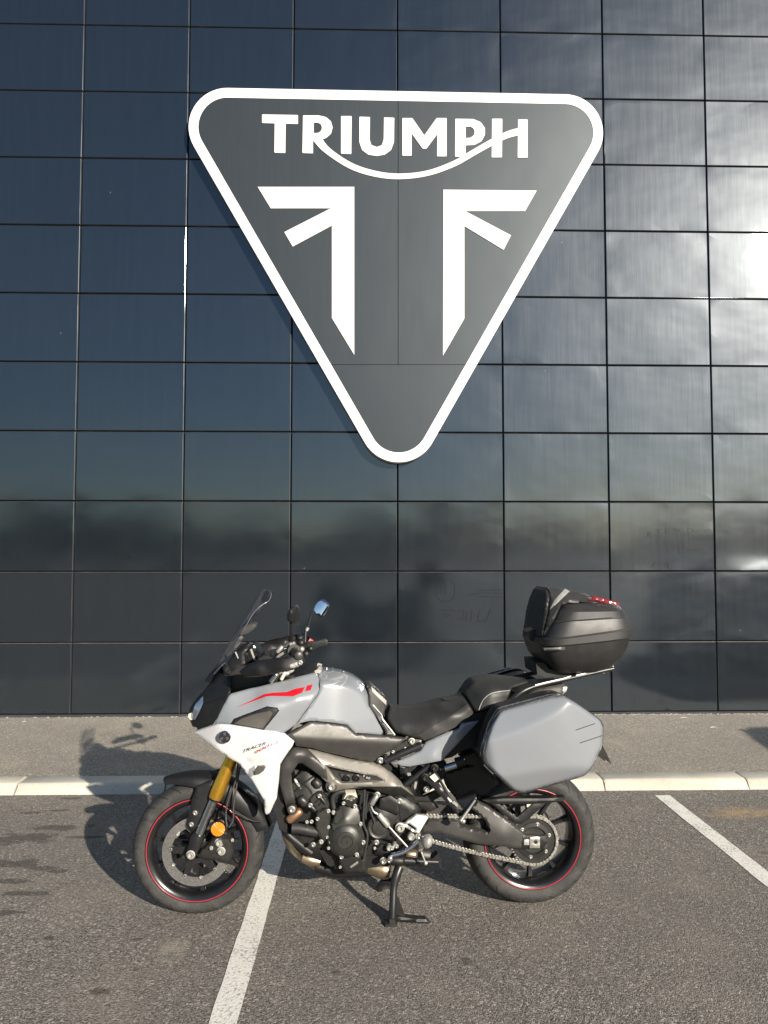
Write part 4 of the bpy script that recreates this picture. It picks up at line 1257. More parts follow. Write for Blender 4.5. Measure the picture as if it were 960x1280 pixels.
tankF = Facets([Field(zz(zD, (456, 88, .085), (560, 64, .045), (700, 84, .048), (850, 150, .048), (945, 232, .045), (560, 128, .132), (750, 175, .125), (930, 285, .112), (600, 290, .23), (860, 340, .19), (400, 420, .33), (700, 600, .42)) + zz(zI, (140, 145, .05), (165, 330, .13), (300, 600, .34)), 0.004),
                zz(zD, (475, 240, .181), (600, 290, .187), (860, 300, .168), (300, 540, .214), (450, 470, .213), (390, 565, .220), (600, 560, .205), (740, 600, .192)),
                zz(zD, (740, 440, .178), (870, 320, .160)) + zz(zI, (165, 330, .122), (300, 600, .143), (45, 600, .172))], 220)
tank = shell('fuel_tank', zD((456, 88), (500, 64), (600, 66), (700, 84), (800, 122), (880, 170), (945, 232)) + zI((60, 88), (140, 145), (162, 220), (166, 340), (240, 450), (330, 580), (335, 630), (45, 607)) + zD((845, 696), (750, 606), (600, 584), (390, 566), (330, 578), (244, 604), (402, 384), (457, 302), (481, 240), (474, 160)), tankF, 'grey_paint', bike, step=2.2, edge=(1.2, 0.005), mode='sym', ang=50)
fcp = L(*zD((622, 84))[0], 0.0)
ax = (L(*zD((722, 104))[0], 0.0) - L(*zD((522, 66))[0], 0.0)).normalized()
nrm = Vector((-ax.z, 0, ax.x))
def tilt_disc(c, nrm, prof, seg=28):
    sd = Vector((0, 1, 0)); u = sd.cross(nrm).normalized()
    V, Fc = [], []
    for (r, h) in prof:
        for k in range(seg):
            a = 2 * math.pi * k / seg
            V.append(c + nrm * h + (u * math.cos(a) + sd * math.sin(a)) * r)
    for i in range(len(prof) - 1):
        for k in range(seg):
            Fc.append((i * seg + k, i * seg + (k + 1) % seg, (i + 1) * seg + (k + 1) % seg, (i + 1) * seg + k))
    Fc.append(tuple((len(prof) - 1) * seg + k for k in range(seg)))
    return V, Fc
mk('filler_cap', *tilt_disc(fcp, nrm, [(0.052, -0.02), (0.052, 0.004), (0.047, 0.009), (0.036, 0.009), (0.034, 0.006), (0.026, 0.006), (0.024, 0.011), (0.01, 0.012)]), 'graphite', tank, 35)
for k in range(7):
    a = 2 * math.pi * k / 7
    o = bolt(0, 0, 0, 0.0045, 'alloy', tank)
    u = Vector((0, 1, 0)).cross(nrm)
    o.location = fcp + nrm * 0.009 + (u * math.cos(a) + Vector((0, 1, 0)) * math.sin(a)) * 0.042
    o.rotation_euler = (Vector((0, -1, 0))).rotation_difference(nrm).to_euler()
shell('tank_front_cover', zB((150, 885), (300, 808), (400, 760), (515, 744), (530, 770), (500, 795), (380, 825), (210, 880)), [(*zB((150, 885))[0], .15), (*zB((515, 744))[0], .05), (*zB((400, 760))[0], .06), (*zB((500, 795))[0], .13)], 'black_plastic', bike, step=2.6, mode='sym', edge=(1, .006))
lathe('tank_bolt', *zB((556, 765))[0], [(0.012, -0.012), (0.012, 0.014), (0.008, 0.018)], 'alloy', tank, 12)
shell('tank_plate', zB((500, 790), (540, 770), (580, 785), (560, 815), (520, 812)), 0.10, 'dull_alloy', tank, th=0.02, step=3, mode='pair')
# highlights of the embossed tank strokes, painted on in paler grey
for q in (((525, 236), (575, 212), (670, 165), (676, 172), (600, 228), (535, 240)), ((660, 244), (700, 205), (728, 180), (732, 186), (690, 232), (668, 250))):
    shell('tank_highlight', zD(*q), on(tankF, 0.002), 'highlight_grey', tank, th=0.001, step=2)
trimF = Field([(*zI((165, 150))[0], .085), (*zI((345, 300))[0], .095), (*zI((180, 370))[0], .128), (*zI((310, 450))[0], .135), (*zI((340, 630))[0], .163), (*zI((435, 630))[0], .158)])
tt = shell('tank_trim', zI((148, 140), (188, 138), (345, 288), (345, 335), (312, 440), (303, 470), (438, 628), (430, 638), (338, 634), (330, 580), (240, 450), (168, 335), (164, 220)), trimF, 'dark_graphite', bike, step=2.2, edge=(1, .004), mode='sym')
shell('trim_strip', zI((190, 145), (345, 288), (342, 332), (205, 200)), on(trimF, 0.002), 'bronze_grey', tt, th=0.002, step=2.5)
shell('trim_strip', zI((205, 330), (215, 325), (300, 425), (312, 470), (430, 622), (425, 630), (300, 472), (296, 430)), on(trimF, 0.0025), 'dull_alloy', tt, th=0.002, step=2.5)
scF = Field([(*zD((160, 702))[0], .232), (*zD((385, 575))[0], .214), (*zD((600, 588))[0], .206), (*zD((745, 608))[0], .200), (*zD((850, 698))[0], .184), (*zI((330, 635))[0], .165), (*zI((550, 662))[0], .140), (*zD((240, 755))[0], .248), (*zD((560, 632))[0], .238), (*zD((470, 690))[0], .236), (*zD((640, 700))[0], .232),
             (*zD((800, 760))[0], .222), (*zI((200, 700))[0], .196), (*zI((300, 760))[0], .172), (*zI((195, 905))[0], .172), (*zI((0, 858))[0], .190), (*zD((800, 940))[0], .196), (*zD((540, 880))[0], .205), (*zD((400, 840))[0], .208), (*zD((240, 820))[0], .222), (*zD((500, 800))[0], .222), (*zI((400, 780))[0], .150), (*zD((420, 760))[0], .222)], 0.012)
scF = Facets([zz(zD, (240, 755, .250), (560, 640, .240), (960, 735, .205), (160, 704, .226), (385, 574, .203), (600, 590, .196), (745, 612, .190), (842, 702, .186), (960, 712, .180)) + zz(zI, (330, 690, .172), (330, 640, .156)),
              zz(zD, (240, 755, .250), (560, 640, .244), (960, 735, .208), (240, 820, .222), (400, 840, .205), (540, 880, .195), (800, 940, .176)) + zz(zI, (0, 858, .175), (195, 905, .152), (330, 690, .172))], 260)
shell('side_cover', zD((160, 704), (385, 574), (600, 592), (745, 613), (842, 702), (960, 712)) + zI((330, 639), (550, 664), (470, 730), (400, 780), (280, 842), (195, 905), (90, 885), (0, 858)) + zD((800, 940), (540, 880), (400, 840), (240, 820), (226, 775)), scF, 'graphite', bike, th=0.02, step=2.4, edge=(1.2, 0.005), mode='pair', ang=40)
seatF = Field([(*zI((375, 330))[0], .03), (*zI((450, 352))[0], .04), (*zI((600, 354))[0], .045), (*zI((780, 327))[0], .05), (*zI((960, 287))[0], .05), (*zJ((110, 357))[0], .05), (*zJ((310, 322))[0], .05), (*zI((345, 450))[0], .07), (*zI((400, 520))[0], .10), (*zI((500, 560))[0], .122), (*zI((620, 480))[0], .11), (*zI((780, 420))[0], .11),
               (*zI((660, 625))[0], .142), (*zI((850, 510))[0], .150), (*zJ((0, 622))[0], .155), (*zJ((200, 508))[0], .160), (*zJ((362, 408))[0], .155), (*zI((720, 685))[0], .142), (*zJ((0, 740))[0], .152), (*zJ((240, 630))[0], .155), (*zJ((405, 505))[0], .148), (*zI((440, 610))[0], .115), (*zI((560, 640))[0], .13), (*zJ((120, 450))[0], .12), (*zJ((330, 370))[0], .1)])
seat = empty('seat', bike, (0.9, 0, 0.95), 0.1)
def under(o, par):
    """hang an already placed part under another part"""
    o.parent = par
    o.matrix_parent_inverse = Matrix.Translation(-par.location)
    return o
so = zI((375, 330), (450, 351), (600, 354), (780, 327), (960, 287)) + zJ((110, 356), (230, 334), (312, 322), (366, 398), (416, 480), (405, 510), (240, 635), (0, 748)) + zI((720, 692), (600, 657), (440, 615), (352, 500), (345, 440))
under(shell('rider_seat', so, seatF, 'seat_vinyl', bike, step=2.3, edge=(2.2, 0.012), mode='sym', ang=60), seat)
st_line = zI((660, 625), (760, 565), (850, 510), (960, 455)) + zJ((100, 570), (200, 508), (362, 406))
under(tube('seat_piping', [(x, y, float(seatF([(x, y)])[0]) + 0.0005) for x, y in st_line], 0.0026, 'seat_side', bike, 6), seat)
under(shell('seat_side', zI((668, 632), (760, 572), (850, 518), (960, 464)) + zJ((100, 578), (200, 516), (360, 416), (408, 484), (398, 506), (240, 627), (0, 738)) + zI((720, 684)), on(seatF, 0.001), 'seat_side', bike, th=0.004, step=2.5), seat)
pilF = Field([(*zJ((315, 290))[0], .05), (*zJ((420, 172))[0], .07), (*zJ((490, 142))[0], .05), (*zJ((800, 147))[0], .05), (*zJ((955, 165))[0], .05), (*zJ((390, 420))[0], .11), (*zJ((440, 480))[0], .13), (*zJ((470, 455))[0], .140), (*zJ((520, 350))[0], .146), (*zJ((590, 297))[0], .150), (*zJ((780, 266))[0], .152), (*zJ((640, 360))[0], .152), (*zJ((740, 375))[0], .150), (*zJ((540, 220))[0], .11), (*zJ((430, 330))[0], .105), (*zJ((700, 200))[0], .11), (*zJ((370, 250))[0], .07)])
po = zJ((315, 292), (330, 250), (420, 172), (490, 140), (640, 138), (800, 146), (958, 160), (958, 188), (800, 240), (745, 382), (620, 425), (440, 486), (390, 420), (366, 372))
under(shell('passenger_seat', po, pilF, 'seat_vinyl', bike, step=2.2, edge=(2.0, 0.012), mode='sym', ang=60), seat)
under(tube('seat_piping', [(*q, float(pilF([q])[0]) + 0.001) for q in zJ((468, 462), (490, 400), (525, 345), (590, 296), (680, 275), (780, 264))], 0.0026, 'dull_alloy', bike, 6), seat)
under(shell('seat_side', zJ((478, 464), (500, 404), (535, 352), (596, 306), (684, 285), (772, 276), (738, 376), (610, 420)), on(pilF, 0.001), 'seat_side', bike, th=0.004, step=2.5), seat)

# ---------------------------------------------------------------- frame
frF = Field([(*zE((480, 770))[0], .185), (*zE((430, 600))[0], .19), (*zE((385, 450))[0], .195), (*zE((400, 280))[0], .205), (*zE((490, 150))[0], .200), (*zE((545, 108))[0], .195), (*zE((680, 120))[0], .185), (*zG((50, 2))[0], .180), (*zG((300, 78))[0], .172), (*zG((520, 108))[0], .162), (*zG((640, 152))[0], .150), (*zG((790, 290))[0], .135), (*zG((930, 440))[0], .120),
             (*zG((40, 120))[0], .215), (*zG((200, 170))[0], .212), (*zG((430, 218))[0], .202), (*zG((560, 235))[0], .190), (*zG((640, 285))[0], .180), (*zG((200, 318))[0], .212), (*zG((450, 322))[0], .205), (*zG((800, 340))[0], .168), (*zG((500, 342))[0], .200), (*zG((600, 400))[0], .165), (*zG((750, 442))[0], .145), (*zG((200, 375))[0], .195),
             (*zE((700, 220))[0], .222), (*zE((560, 200))[0], .222), (*zE((470, 330))[0], .218), (*zE((840, 440))[0], .205), (*zE((600, 268))[0], .195), (*zE((520, 400))[0], .200), (*zE((530, 620))[0], .192)])
frF = Facets([frF, [(*zG(q[:2])[0], q[2]) for q in ((40, 120, .217), (430, 218, .204), (640, 285, .184), (50, 2, .182), (300, 76, .170), (520, 106, .158), (790, 290, .140))],
              [(*zG(q[:2])[0], q[2]) for q in ((350, 345, .207), (800, 343, .178), (930, 440, .12), (600, 402, .165))]], 700)
fh = zG((58, 136), (180, 166), (430, 220), (560, 236), (642, 286), (560, 298), (450, 306), (215, 312), (150, 270))
fo_ = zE((482, 775), (430, 600), (388, 450), (402, 280), (490, 150), (545, 108), (680, 118)) + zG((50, 2), (160, 42), (300, 76), (520, 106), (640, 150), (790, 290), (936, 440), (750, 446), (600, 402), (500, 362), (330, 362), (200, 378), (130, 398), (82, 392)) + zE((872, 470), (790, 390), (720, 335), (620, 268), (580, 272), (505, 390), (520, 500), (548, 640), (562, 720), (530, 778))
frame = shell('frame', fo_, frF, 'bronze_grey', bike, th=0.035, step=2.2, edge=(1.4, 0.006), holes=[fh], mode='pair', ang=30)
shell('frame_recess', fh, 0.165, 'dark_graphite', frame, th=0.004, step=4)
shell('frame_plate', zG((195, 215), (330, 222), (425, 240), (480, 300), (250, 306)), 0.176, 'graphite', frame, th=0.006, step=4)
for q in ((268, 263), (363, 261)):
    lathe('frame_bush', *zG(q)[0], [(0.0165, 0.172), (0.0165, 0.184), (0.012, 0.186), (0.009, 0.178), (0.006, 0.178), (0.004, 0.185)], 'engine_black', frame, 18)
for q in ((440, 240), (470, 258), (492, 262)):
    lathe('frame_wire', *zG(q)[0], [(0.005, 0.174), (0.005, 0.182)], 'alloy', frame, 8)
# darker front of the spar, painted metal of another shade
shell('frame_front', zE((395, 300), (490, 150), (545, 110), (670, 122), (790, 240), (865, 330), (878, 440), (800, 398), (720, 338), (620, 270), (580, 274), (505, 392), (522, 500), (548, 640), (560, 718), (530, 772), (486, 770), (440, 610), (398, 460)), on(frF, 0.0050), 'graphite', frame, th=0.012, step=2.4, edge=(1.2, .004))
shell('frame_underside', zG((350, 352), (500, 347), (806, 345), (934, 440), (750, 444), (600, 402), (500, 364)), on(frF, 0.0035), 'dark_graphite', frame, th=0.01, step=2.4)  # shade of the down-facing flank is put into a darker metal
for q, r in (((115, 345), 0.0165), ((795, 492), 0.010)):
    bolt(*zG(q)[0], 0.202 if r > .012 else 0.15, r, 'alloy', frame)
lathe('frame_boss', *zG((113, 345))[0], [(0.026, 0.17), (0.026, 0.203), (0.023, 0.206), (0.018, 0.206)], 'graphite', frame, 24)
lathe('frame_boss', *zE((520, 738))[0], [(0.022, 0.17), (0.022, 0.195), (0.019, 0.198)], 'engine_grey', frame, 24)
bolt(*zE((520, 734))[0], 0.198, 0.012, 'alloy', frame)

# ---------------------------------------------------------------- engine
eng = empty('engine', bike, tuple(L(430, 1040, 0)), 0.1)
def E_(o):
    return under(o, eng)
E_(shell('crankcase', z5((90, 620), (60, 420), (120, 270), (230, 280), (340, 380), (520, 370), (640, 400), (720, 420), (800, 470), (830, 560), (760, 660), (720, 740), (560, 800), (380, 820), (250, 760), (150, 720)), 0.135, 'engine_black', bike, step=6, mode='sym', edge=(3, .015)))
E_(shell('radiator', z5((10, 480), (60, 240), (120, 200), (60, 440), (90, 620), (40, 600)), 0.15, 'engine_black', bike, step=5, mode='sym'))
E_(shell('cylinder_head', zQ((290, 460), (330, 390), (420, 290), (500, 268), (560, 300), (640, 370), (745, 470), (790, 560), (830, 625), (700, 600), (600, 700), (540, 800), (470, 800), (380, 740), (320, 640)), Field([(*zQ((330, 400))[0], .155), (*zQ((500, 280))[0], .16), (*zQ((500, 450))[0], .178), (*zQ((700, 480))[0], .17), (*zQ((420, 600))[0], .178), (*zQ((600, 600))[0], .182)]), 'engine_grey', bike, th=0.04, step=1.8, edge=(2, .010)))
for q in (((330, 405), (355, 400), (440, 540), (425, 555), (345, 455)),):
    E_(shell('head_highlight_rib', zQ(*q), 0.186, 'dull_alloy', bike, th=0.01, step=2, edge=(.8, .003)))
for q in (((380, 400), (400, 390), (560, 540), (550, 560)), ((330, 600), (520, 430), (620, 360), (635, 375), (530, 450), (345, 615)), ((560, 540), (600, 590), (610, 640), (590, 640), (545, 560))):
    E_(shell('head_rib', zQ(*q), 0.185, 'engine_black', bike, th=0.008, step=2.5))
def slug(name, a, b, lat, r, mat, rounds=True):
    p = [L(*a, lat), L(*b, lat)]
    d = (p[1] - p[0]).normalized()
    pts = [p[0] - d * r * 0.1, p[0] + d * r * 0.15, p[0] + d * r * 0.5, p[1] - d * r * 0.5, p[1] - d * r * .15, p[1] + d * r * 0.1]
    return E_(mk(name, *tube_vf(pts, [r * .55, r * .85, r, r, r * .85, r * .55], 14, smooth=False), mat, bike, 50))
slug('coil_cover', zQ((410, 680))[0], zQ((520, 780))[0], 0.188, 0.020, 'engine_grey')
slug('coil_cover', zQ((630, 420))[0], zQ((720, 520))[0], 0.182, 0.019, 'engine_grey')
E_(shell('chain_case', zQ((548, 722), (600, 650), (690, 588), (770, 618), (820, 700), (865, 790), (852, 862), (770, 842), (690, 905), (610, 800)), 0.198, 'engine_grey', bike, th=0.05, step=2, edge=(1.8, .008), rnd=1.5))
for q in (((640, 760), (700, 700), (712, 712), (655, 775)), ((690, 800), (745, 745), (757, 760), (705, 812))):
    E_(shell('case_rib', zQ(*q), 0.204, 'engine_black', bike, th=0.006, step=2.5))
slug('case_tube', zQ((715, 665))[0], zQ((810, 775))[0], 0.204, 0.0075, 'engine_grey')
slug('case_tube', zQ((575, 805))[0], zQ((660, 885))[0], 0.204, 0.0095, 'engine_grey')
bolt(*zQ((712, 662))[0], 0.208, 0.0075, 'alloy', eng).location -= eng.location
bolt(*zQ((575, 802))[0], 0.208, 0.0085, 'alloy', eng).location -= eng.location
E_(shell('thermostat_cover', z5((245, 500), (300, 480), (320, 520), (312, 640), (280, 670), (240, 610), (235, 560)), 0.195, 'engine_grey', bike, th=0.05, step=2.4, edge=(1.8, .008), rnd=2))
E_(tube('water_hose', [(*q, .17) for q in z5((108, 590), (150, 592), (200, 602), (250, 612))], 0.0215, 'rubber_hose', bike, 16))
E_(tube('hose_clamp', [(*q, .17) for q in z5((182, 598), (196, 601))], 0.0235, 'engine_grey', bike, 16, smooth=False))
E_(tube('water_hose', [(*q, .16) for q in z5((345, 520), (330, 430), (360, 395), (400, 388))], 0.012, 'rubber_hose', bike, 12))
# alternator cover: dome with a neck running up
gc = z5((403, 662))[0]
E_(shell('cover_neck', z5((318, 560), (345, 490), (390, 455), (450, 450), (480, 480), (495, 560), (500, 660), (440, 700), (340, 690)), Field([(*z5((340, 500))[0], .175), (*z5((420, 450))[0], .17), (*z5((480, 560))[0], .185), (*z5((400, 540))[0], .205), (*z5((410, 650))[0], .21)]), 'engine_grey', bike, th=0.06, step=2, edge=(2, .008)))
alt = E_(lathe('alternator_cover', *gc, [(0.083, 0.15), (0.083, 0.186), (0.080, 0.192), (0.074, 0.196), (0.068, 0.206), (0.058, 0.214), (0.040, 0.2195), (0.038, 0.223), (0.031, 0.224), (0.029, 0.2195), (0.020, 0.2195), (0.0185, 0.2235), (0.008, 0.224), (0.006, 0.220)], 'engine_grey', bike, 56))
g3 = L(*gc, 0.22)
for a in (2.15, 0.75, -0.55):
    V = []
    for r, lt in ((0.042, .2205), (0.066, .2085), (0.078, .1955)):
        for s in (-1, 1):
            V.append((g3.x + r * math.cos(a) - s * 0.0012 * math.sin(a), -lt, g3.z + r * math.sin(a) + s * 0.0012 * math.cos(a)))
    E_(mk('cover_groove', V, [(0, 1, 3, 2), (2, 3, 5, 4)], 'engine_black', bike, None))
E_(shell('cover_facet', z5((345, 500), (375, 470), (395, 530), (350, 580), (330, 560)), 0.207, 'engine_grey', bike, th=0.03, step=2, edge=(1.5, .008)))
E_(shell('starter_cap', z5((383, 432), (400, 395), (452, 392), (465, 420), (462, 448), (430, 452), (392, 440)), 0.19, 'cream', bike, th=0.05, step=2, edge=(2, .012)))
E_(lathe('starter_ring', *z5((428, 440))[0], [(0.030, 0.15), (0.030, 0.186), (0.026, 0.190)], 'engine_black', bike, 24))
# sprocket cover
E_(shell('sprocket_cover', z5((500, 560), (545, 500), (560, 470), (640, 408), (692, 438), (705, 560), (690, 640), (672, 668), (600, 650), (515, 620)), Field([(*z5((520, 580))[0], .165), (*z5((640, 420))[0], .16), (*z5((600, 540))[0], .185), (*z5((690, 560))[0], .165), (*z5((650, 650))[0], .17)]), 'engine_black', bike, th=0.05, step=2.4, edge=(2, .008), rnd=2))
E_(lathe('shift_seal', *z5((585, 590))[0], [(0.052, 0.17), (0.052, 0.190), (0.046, 0.193), (0.040, 0.190), (0.034, 0.190), (0.030, 0.196), (0.012, 0.198)], 'engine_grey', bike, 30))
E_(shell('cover_plate', z5((590, 430), (645, 412), (690, 442), (695, 520), (640, 500), (585, 480)), 0.192, 'engine_black', bike, th=0.01, step=2.5, edge=(1, .003)))
for pth, r in (([(505, 380), (503, 450), (498, 560), (520, 625), (512, 700), (500, 760)], 0.0062), ([(520, 400), (512, 470), (510, 540)], 0.005), ([(530, 480), (545, 520), (560, 560)], 0.005)):
    E_(tube('engine_hose', [(*q, .195) for q in z5(*pth)], r, 'rubber_hose', bike, 8))
E_(tube('clutch_cable', [(*q, .20) for q in z5((540, 470), (555, 500), (580, 515))], 0.005, 'alloy', bike, 8))
E_(slug('cable_sleeve', z5((540, 465))[0], z5((575, 410))[0], 0.198, 0.011, 'alloy'))
E_(slug('gear_sensor', z5((580, 512))[0], z5((635, 580))[0], 0.204, 0.013, 'dull_alloy'))
E_(tube('shift_rod', [(*z5(q)[0], .205) for q in ((625, 568), (738, 692))], 0.0048, 'alloy', bike, 10, smooth=False))
E_(shell('sump', z5((250, 700), (380, 740), (520, 740), (640, 740), (650, 790), (520, 810), (400, 835), (300, 790)), 0.14, 'engine_black', bike, step=4, mode='sym'))
E_(shell('stand_switch_box', z5((362, 762), (400, 745), (470, 738), (512, 755), (512, 832), (470, 838), (400, 840), (372, 800)), 0.185, 'engine_black', bike, th=0.06, step=2.5, edge=(1.5, .006), rnd=1.5))
E_(shell('switch_rib', z5((425, 800), (465, 770), (472, 780), (432, 808)), 0.19, 'alloy', bike, th=0.01, step=3))
E_(shell('oil_filter_cap', z5((560, 690), (600, 680), (640, 690), (650, 740), (600, 745), (560, 730)), 0.165, 'engine_black', bike, th=0.03, step=3, edge=(2, .008)))
for (x, y), r in (((307, 497), .0085), ((335, 505), .0085), ((248, 540), .008), ((215, 555), .008), ((190, 557), .007), ((390, 455), .0075), ((452, 470), .0085), ((483, 567), .0085), ((497, 668), .0095), ((320, 665), .0085), ((268, 665), .0095), ((308, 700), .0065), ((225, 680), .0095), ((378, 748), .009), ((462, 735), .009), ((570, 668), .0105), ((575, 408), .012), ((372, 803), .006), ((308, 585), .007), ((640, 765), .011), ((607, 768), .014), ((560, 700), .006), ((300, 640), .006), ((655, 700), .008), ((680, 690), .008)):
    o = bolt(*z5((x, y))[0], 0.197, r * 0.88, 'alloy' if (x + y) % 3 else 'dull_alloy', eng)
    o.location -= eng.location
for q, r in (((640, 700), .013), ((760, 640), .016), ((670, 685), .01)):
    E_(lathe('selector_joint', *z5(q)[0], [(r, 0.17), (r, 0.195), (r * .7, 0.20), (r * .4, .196)], 'dull_alloy', bike, 14))
# exhaust
ex = empty('exhaust', bike, tuple(L(390, 1070, 0)), 0.1)
def X_(o):
    return under(o, ex)
X_(tube('header_pipe', [(*q, .12) for q in z5((40, 505), (55, 560), (85, 620), (140, 668), (215, 725))], 0.0195, 'engine_black', bike, 16))
X_(tube('header_pipe', [(*q, .03) for q in z5((70, 560), (85, 640), (130, 710), (200, 765), (265, 800))], 0.022, 'titanium', bike, 16))
X_(tube('header_pipe', [(*q, -.06) for q in z5((90, 560), (105, 650), (150, 720), (210, 775), (300, 815))], 0.021, 'titanium', bike, 16))
X_(tube('header_collar', [(*q, .09) for q in z5((165, 748), (210, 762), (262, 772))], [0.021, 0.026, 0.022], 'titanium', bike, 16))
X_(slug('header_flange', zE((478, 850))[0], zE((612, 742))[0], 0.165, 0.019, 'copper'))
X_(tube('collector', [(*q, .05) for q in z5((240, 795), (330, 815), (420, 820), (540, 805), (640, 815))], [0.028, 0.032, 0.034, 0.036, 0.04], 'engine_black', bike, 16))
X_(tube('muffler', [(*q, .06) for q in z5((520, 800), (570, 808), (610, 815), (640, 820))], [0.03, 0.038, 0.042, 0.036], 'titanium', bike, 18))
X_(tube('muffler', [(*q, -.02) for q in zO((200, 560), (330, 545), (450, 560))], [0.045, 0.05, 0.05], 'dark_graphite', bike, 18))
X_(slug('muffler_clamp', zO((215, 540))[0], zO((330, 545))[0], 0.09, 0.022, 'titanium'))

# ---------------------------------------------------------------- footrest, stands
fr = empty('rider_footrest', bike, tuple(L(525, 1040, .18)), 0.1)
def R_(o):
    return under(o, fr)
R_(shell('heel_plate', zO((122, 275), (135, 240), (165, 228), (205, 232), (225, 208), (320, 140), (425, 148), (442, 180), (400, 250), (360, 320), (345, 345), (210, 272), (185, 312), (150, 318)), Field([(*zO((160, 275))[0], .185), (*zO((330, 150))[0], .165), (*zO((430, 170))[0], .165), (*zO((350, 320))[0], .19)]), 'alloy', bike, th=0.010, step=2, edge=(1, .003), holes=[zO((225, 240), (250, 235), (325, 288), (305, 303))]))
bolt(*zO((160, 275))[0], 0.19, 0.017, 'dull_alloy', bike)
R_(shell('footrest_hanger', zO((330, 330), (360, 330), (388, 390), (400, 470), (385, 505), (350, 515), (345, 430)), 0.205, 'alloy', bike, th=0.02, step=2, edge=(1, .004)))
R_(slug('footpeg', zO((395, 400))[0], zO((470, 425))[0], 0.235, 0.031, 'dull_alloy'))
R_(tube('peg_feeler', [(*zO((372, 515))[0], .235), (*zO((418, 640))[0], .24)], [0.005, 0.004], 'alloy', bike, 10, smooth=False))
R_(lathe('feeler_tip', *zO((420, 640))[0], [(0.007, 0.232), (0.007, 0.246), (0.003, 0.248)], 'alloy', bike, 10))
R_(tube('shift_lever', [(*q, .215) for q in zO((75, 555), (180, 525), (260, 480), (345, 410))], [0.0095, 0.009, 0.0085, 0.009], 'chrome', bike, 12))
R_(slug('shift_toe', zO((60, 560))[0], zO((65, 610))[0], 0.225, 0.0105, 'alloy'))
tube('side_stand', [(*q, .17) for q in zO((70, 590), (200, 605), (400, 615), (540, 620))], [0.017, 0.016, 0.015, 0.013], 'satin_black', bike, 12)
shell('side_stand_foot', zO((480, 590), (540, 540), (575, 620), (575, 690), (540, 640), (470, 640)), 0.18, 'engine_black', bike, th=0.05, step=3)
slug('stand_pivot', zO((60, 600))[0], zO((200, 610))[0], 0.185, 0.022, 'engine_black')
cs = empty('centre_stand', bike, tuple(L(492, 1120, 0)), 0.1)
def S_(o):
    return under(o, cs)
foot = zH((540, 722))[0]
S_(tube('stand_leg', [(*zH((596, 262))[0], .12), (*zH((572, 330))[0], .135), (*zH((553, 420))[0], .15), (*zH((546, 560))[0], .17), (*zH((541, 690))[0], .185), (*zH((540, 722))[0], .19)], [0.022, 0.0205, 0.0165, 0.0165, 0.0165, 0.019], 'satin_black', bike, 14))
S_(tube('stand_leg', [(*zH((530, 370))[0], -.12), (*zH((470, 380))[0], -.14), (*zH((445, 440))[0], -.16), (*zH((462, 520))[0], -.175), (*zH((520, 590))[0], -.19)], 0.0165, 'satin_black', bike, 14))
S_(tube('cross_tube', [(*zH((575, 330))[0], .13), (*zH((545, 350))[0], -.13)], 0.014, 'satin_black', bike, 12, smooth=False))
S_(shell('stand_tang', zH((560, 645), (590, 635), (700, 650), (795, 655), (838, 702), (800, 690), (690, 682), (575, 672)), 0.19, 'engine_black', bike, th=0.035, step=3, edge=(1, .004)))
S_(shell('stand_gusset', zH((568, 470), (585, 490), (640, 630), (638, 645), (562, 640)), 0.17, 'satin_black', bike, th=0.008, step=4))
f3 = L(*foot, 0.19)
S_(mk('stand_pad', *merge([box_vf((f3.x - 0.03, f3.y - 0.018, 0.0), (f3.x + 0.022, f3.y + 0.03, 0.012)), box_vf((f3.x - 0.012, f3.y - 0.012, 0.012), (f3.x + 0.014, f3.y + 0.022, max(0.03, f3.z + .01)))]), 'engine_grey', bike, None))
S_(mk('stand_pad', *box_vf((f3.x - 0.03, 0.17, 0.0), (f3.x + 0.022, 0.22, 0.012)), 'engine_grey', bike, None))
S_(mk('stand_leg', *tube_vf([L(*zH((520, 590))[0], -.19), (f3.x, 0.195, 0.012)], 0.0165, 12, smooth=False), 'satin_black', bike, 40))

# ---------------------------------------------------------------- swingarm, chain guard
swF = Field([(*zO((370, 310))[0], .115), (*zO((700, 190))[0], .135), (*zN((0, 390))[0], .14), (*zN((200, 350))[0], .145), (*zN((130, 160))[0], .125), (*zN((420, 345))[0], .135), (*zN((575, 400))[0], .132), (*zN((300, 380))[0], .152), (*zN((300, 290))[0], .142), (*zN((380, 455))[0], .138), (*zN((150, 430))[0], .13), (*zN((230, 250))[0], .135)])
sa = shell('swingarm', zO((365, 330), (380, 260), (445, 195), (640, 185), (750, 205)) + zN((30, 318), (130, 342), (205, 358), (212, 340), (190, 290), (150, 245), (95, 205), (135, 155), (200, 190), (310, 265), (420, 350), (440, 372), (572, 378), (578, 400), (578, 458), (430, 462), (380, 457), (320, 448), (150, 432), (0, 392)) + zO((560, 335)), swF, 'graphite', bike, th=0.05, step=2.4, edge=(1.8, 0.008), mode='pair', ang=40)
shell('axle_plate', zN((415, 375), (560, 380), (580, 420), (545, 458), (420, 462), (405, 430)), 0.138, 'engine_black', sa, th=0.012, step=3, edge=(1, .003))
shell('axle_block', zN((466, 386), (530, 386), (530, 456), (466, 456)), 0.146, 'alloy', sa, th=0.012, step=3, edge=(.8, .002), holes=[zN((494, 409), (503, 405), (512, 409), (516, 418), (512, 427), (503, 431), (494, 427), (490, 418))])
shell('chain_adjuster', zN((430, 402), (462, 402), (462, 436), (430, 436)), 0.143, 'dull_alloy', sa, th=0.01, step=3, edge=(.8, .002))
lathe('axle_end', *zN((503, 418))[0], [(0.010, 0.10), (0.010, 0.140), (0.005, 0.141)], 'engine_black', sa, 14)
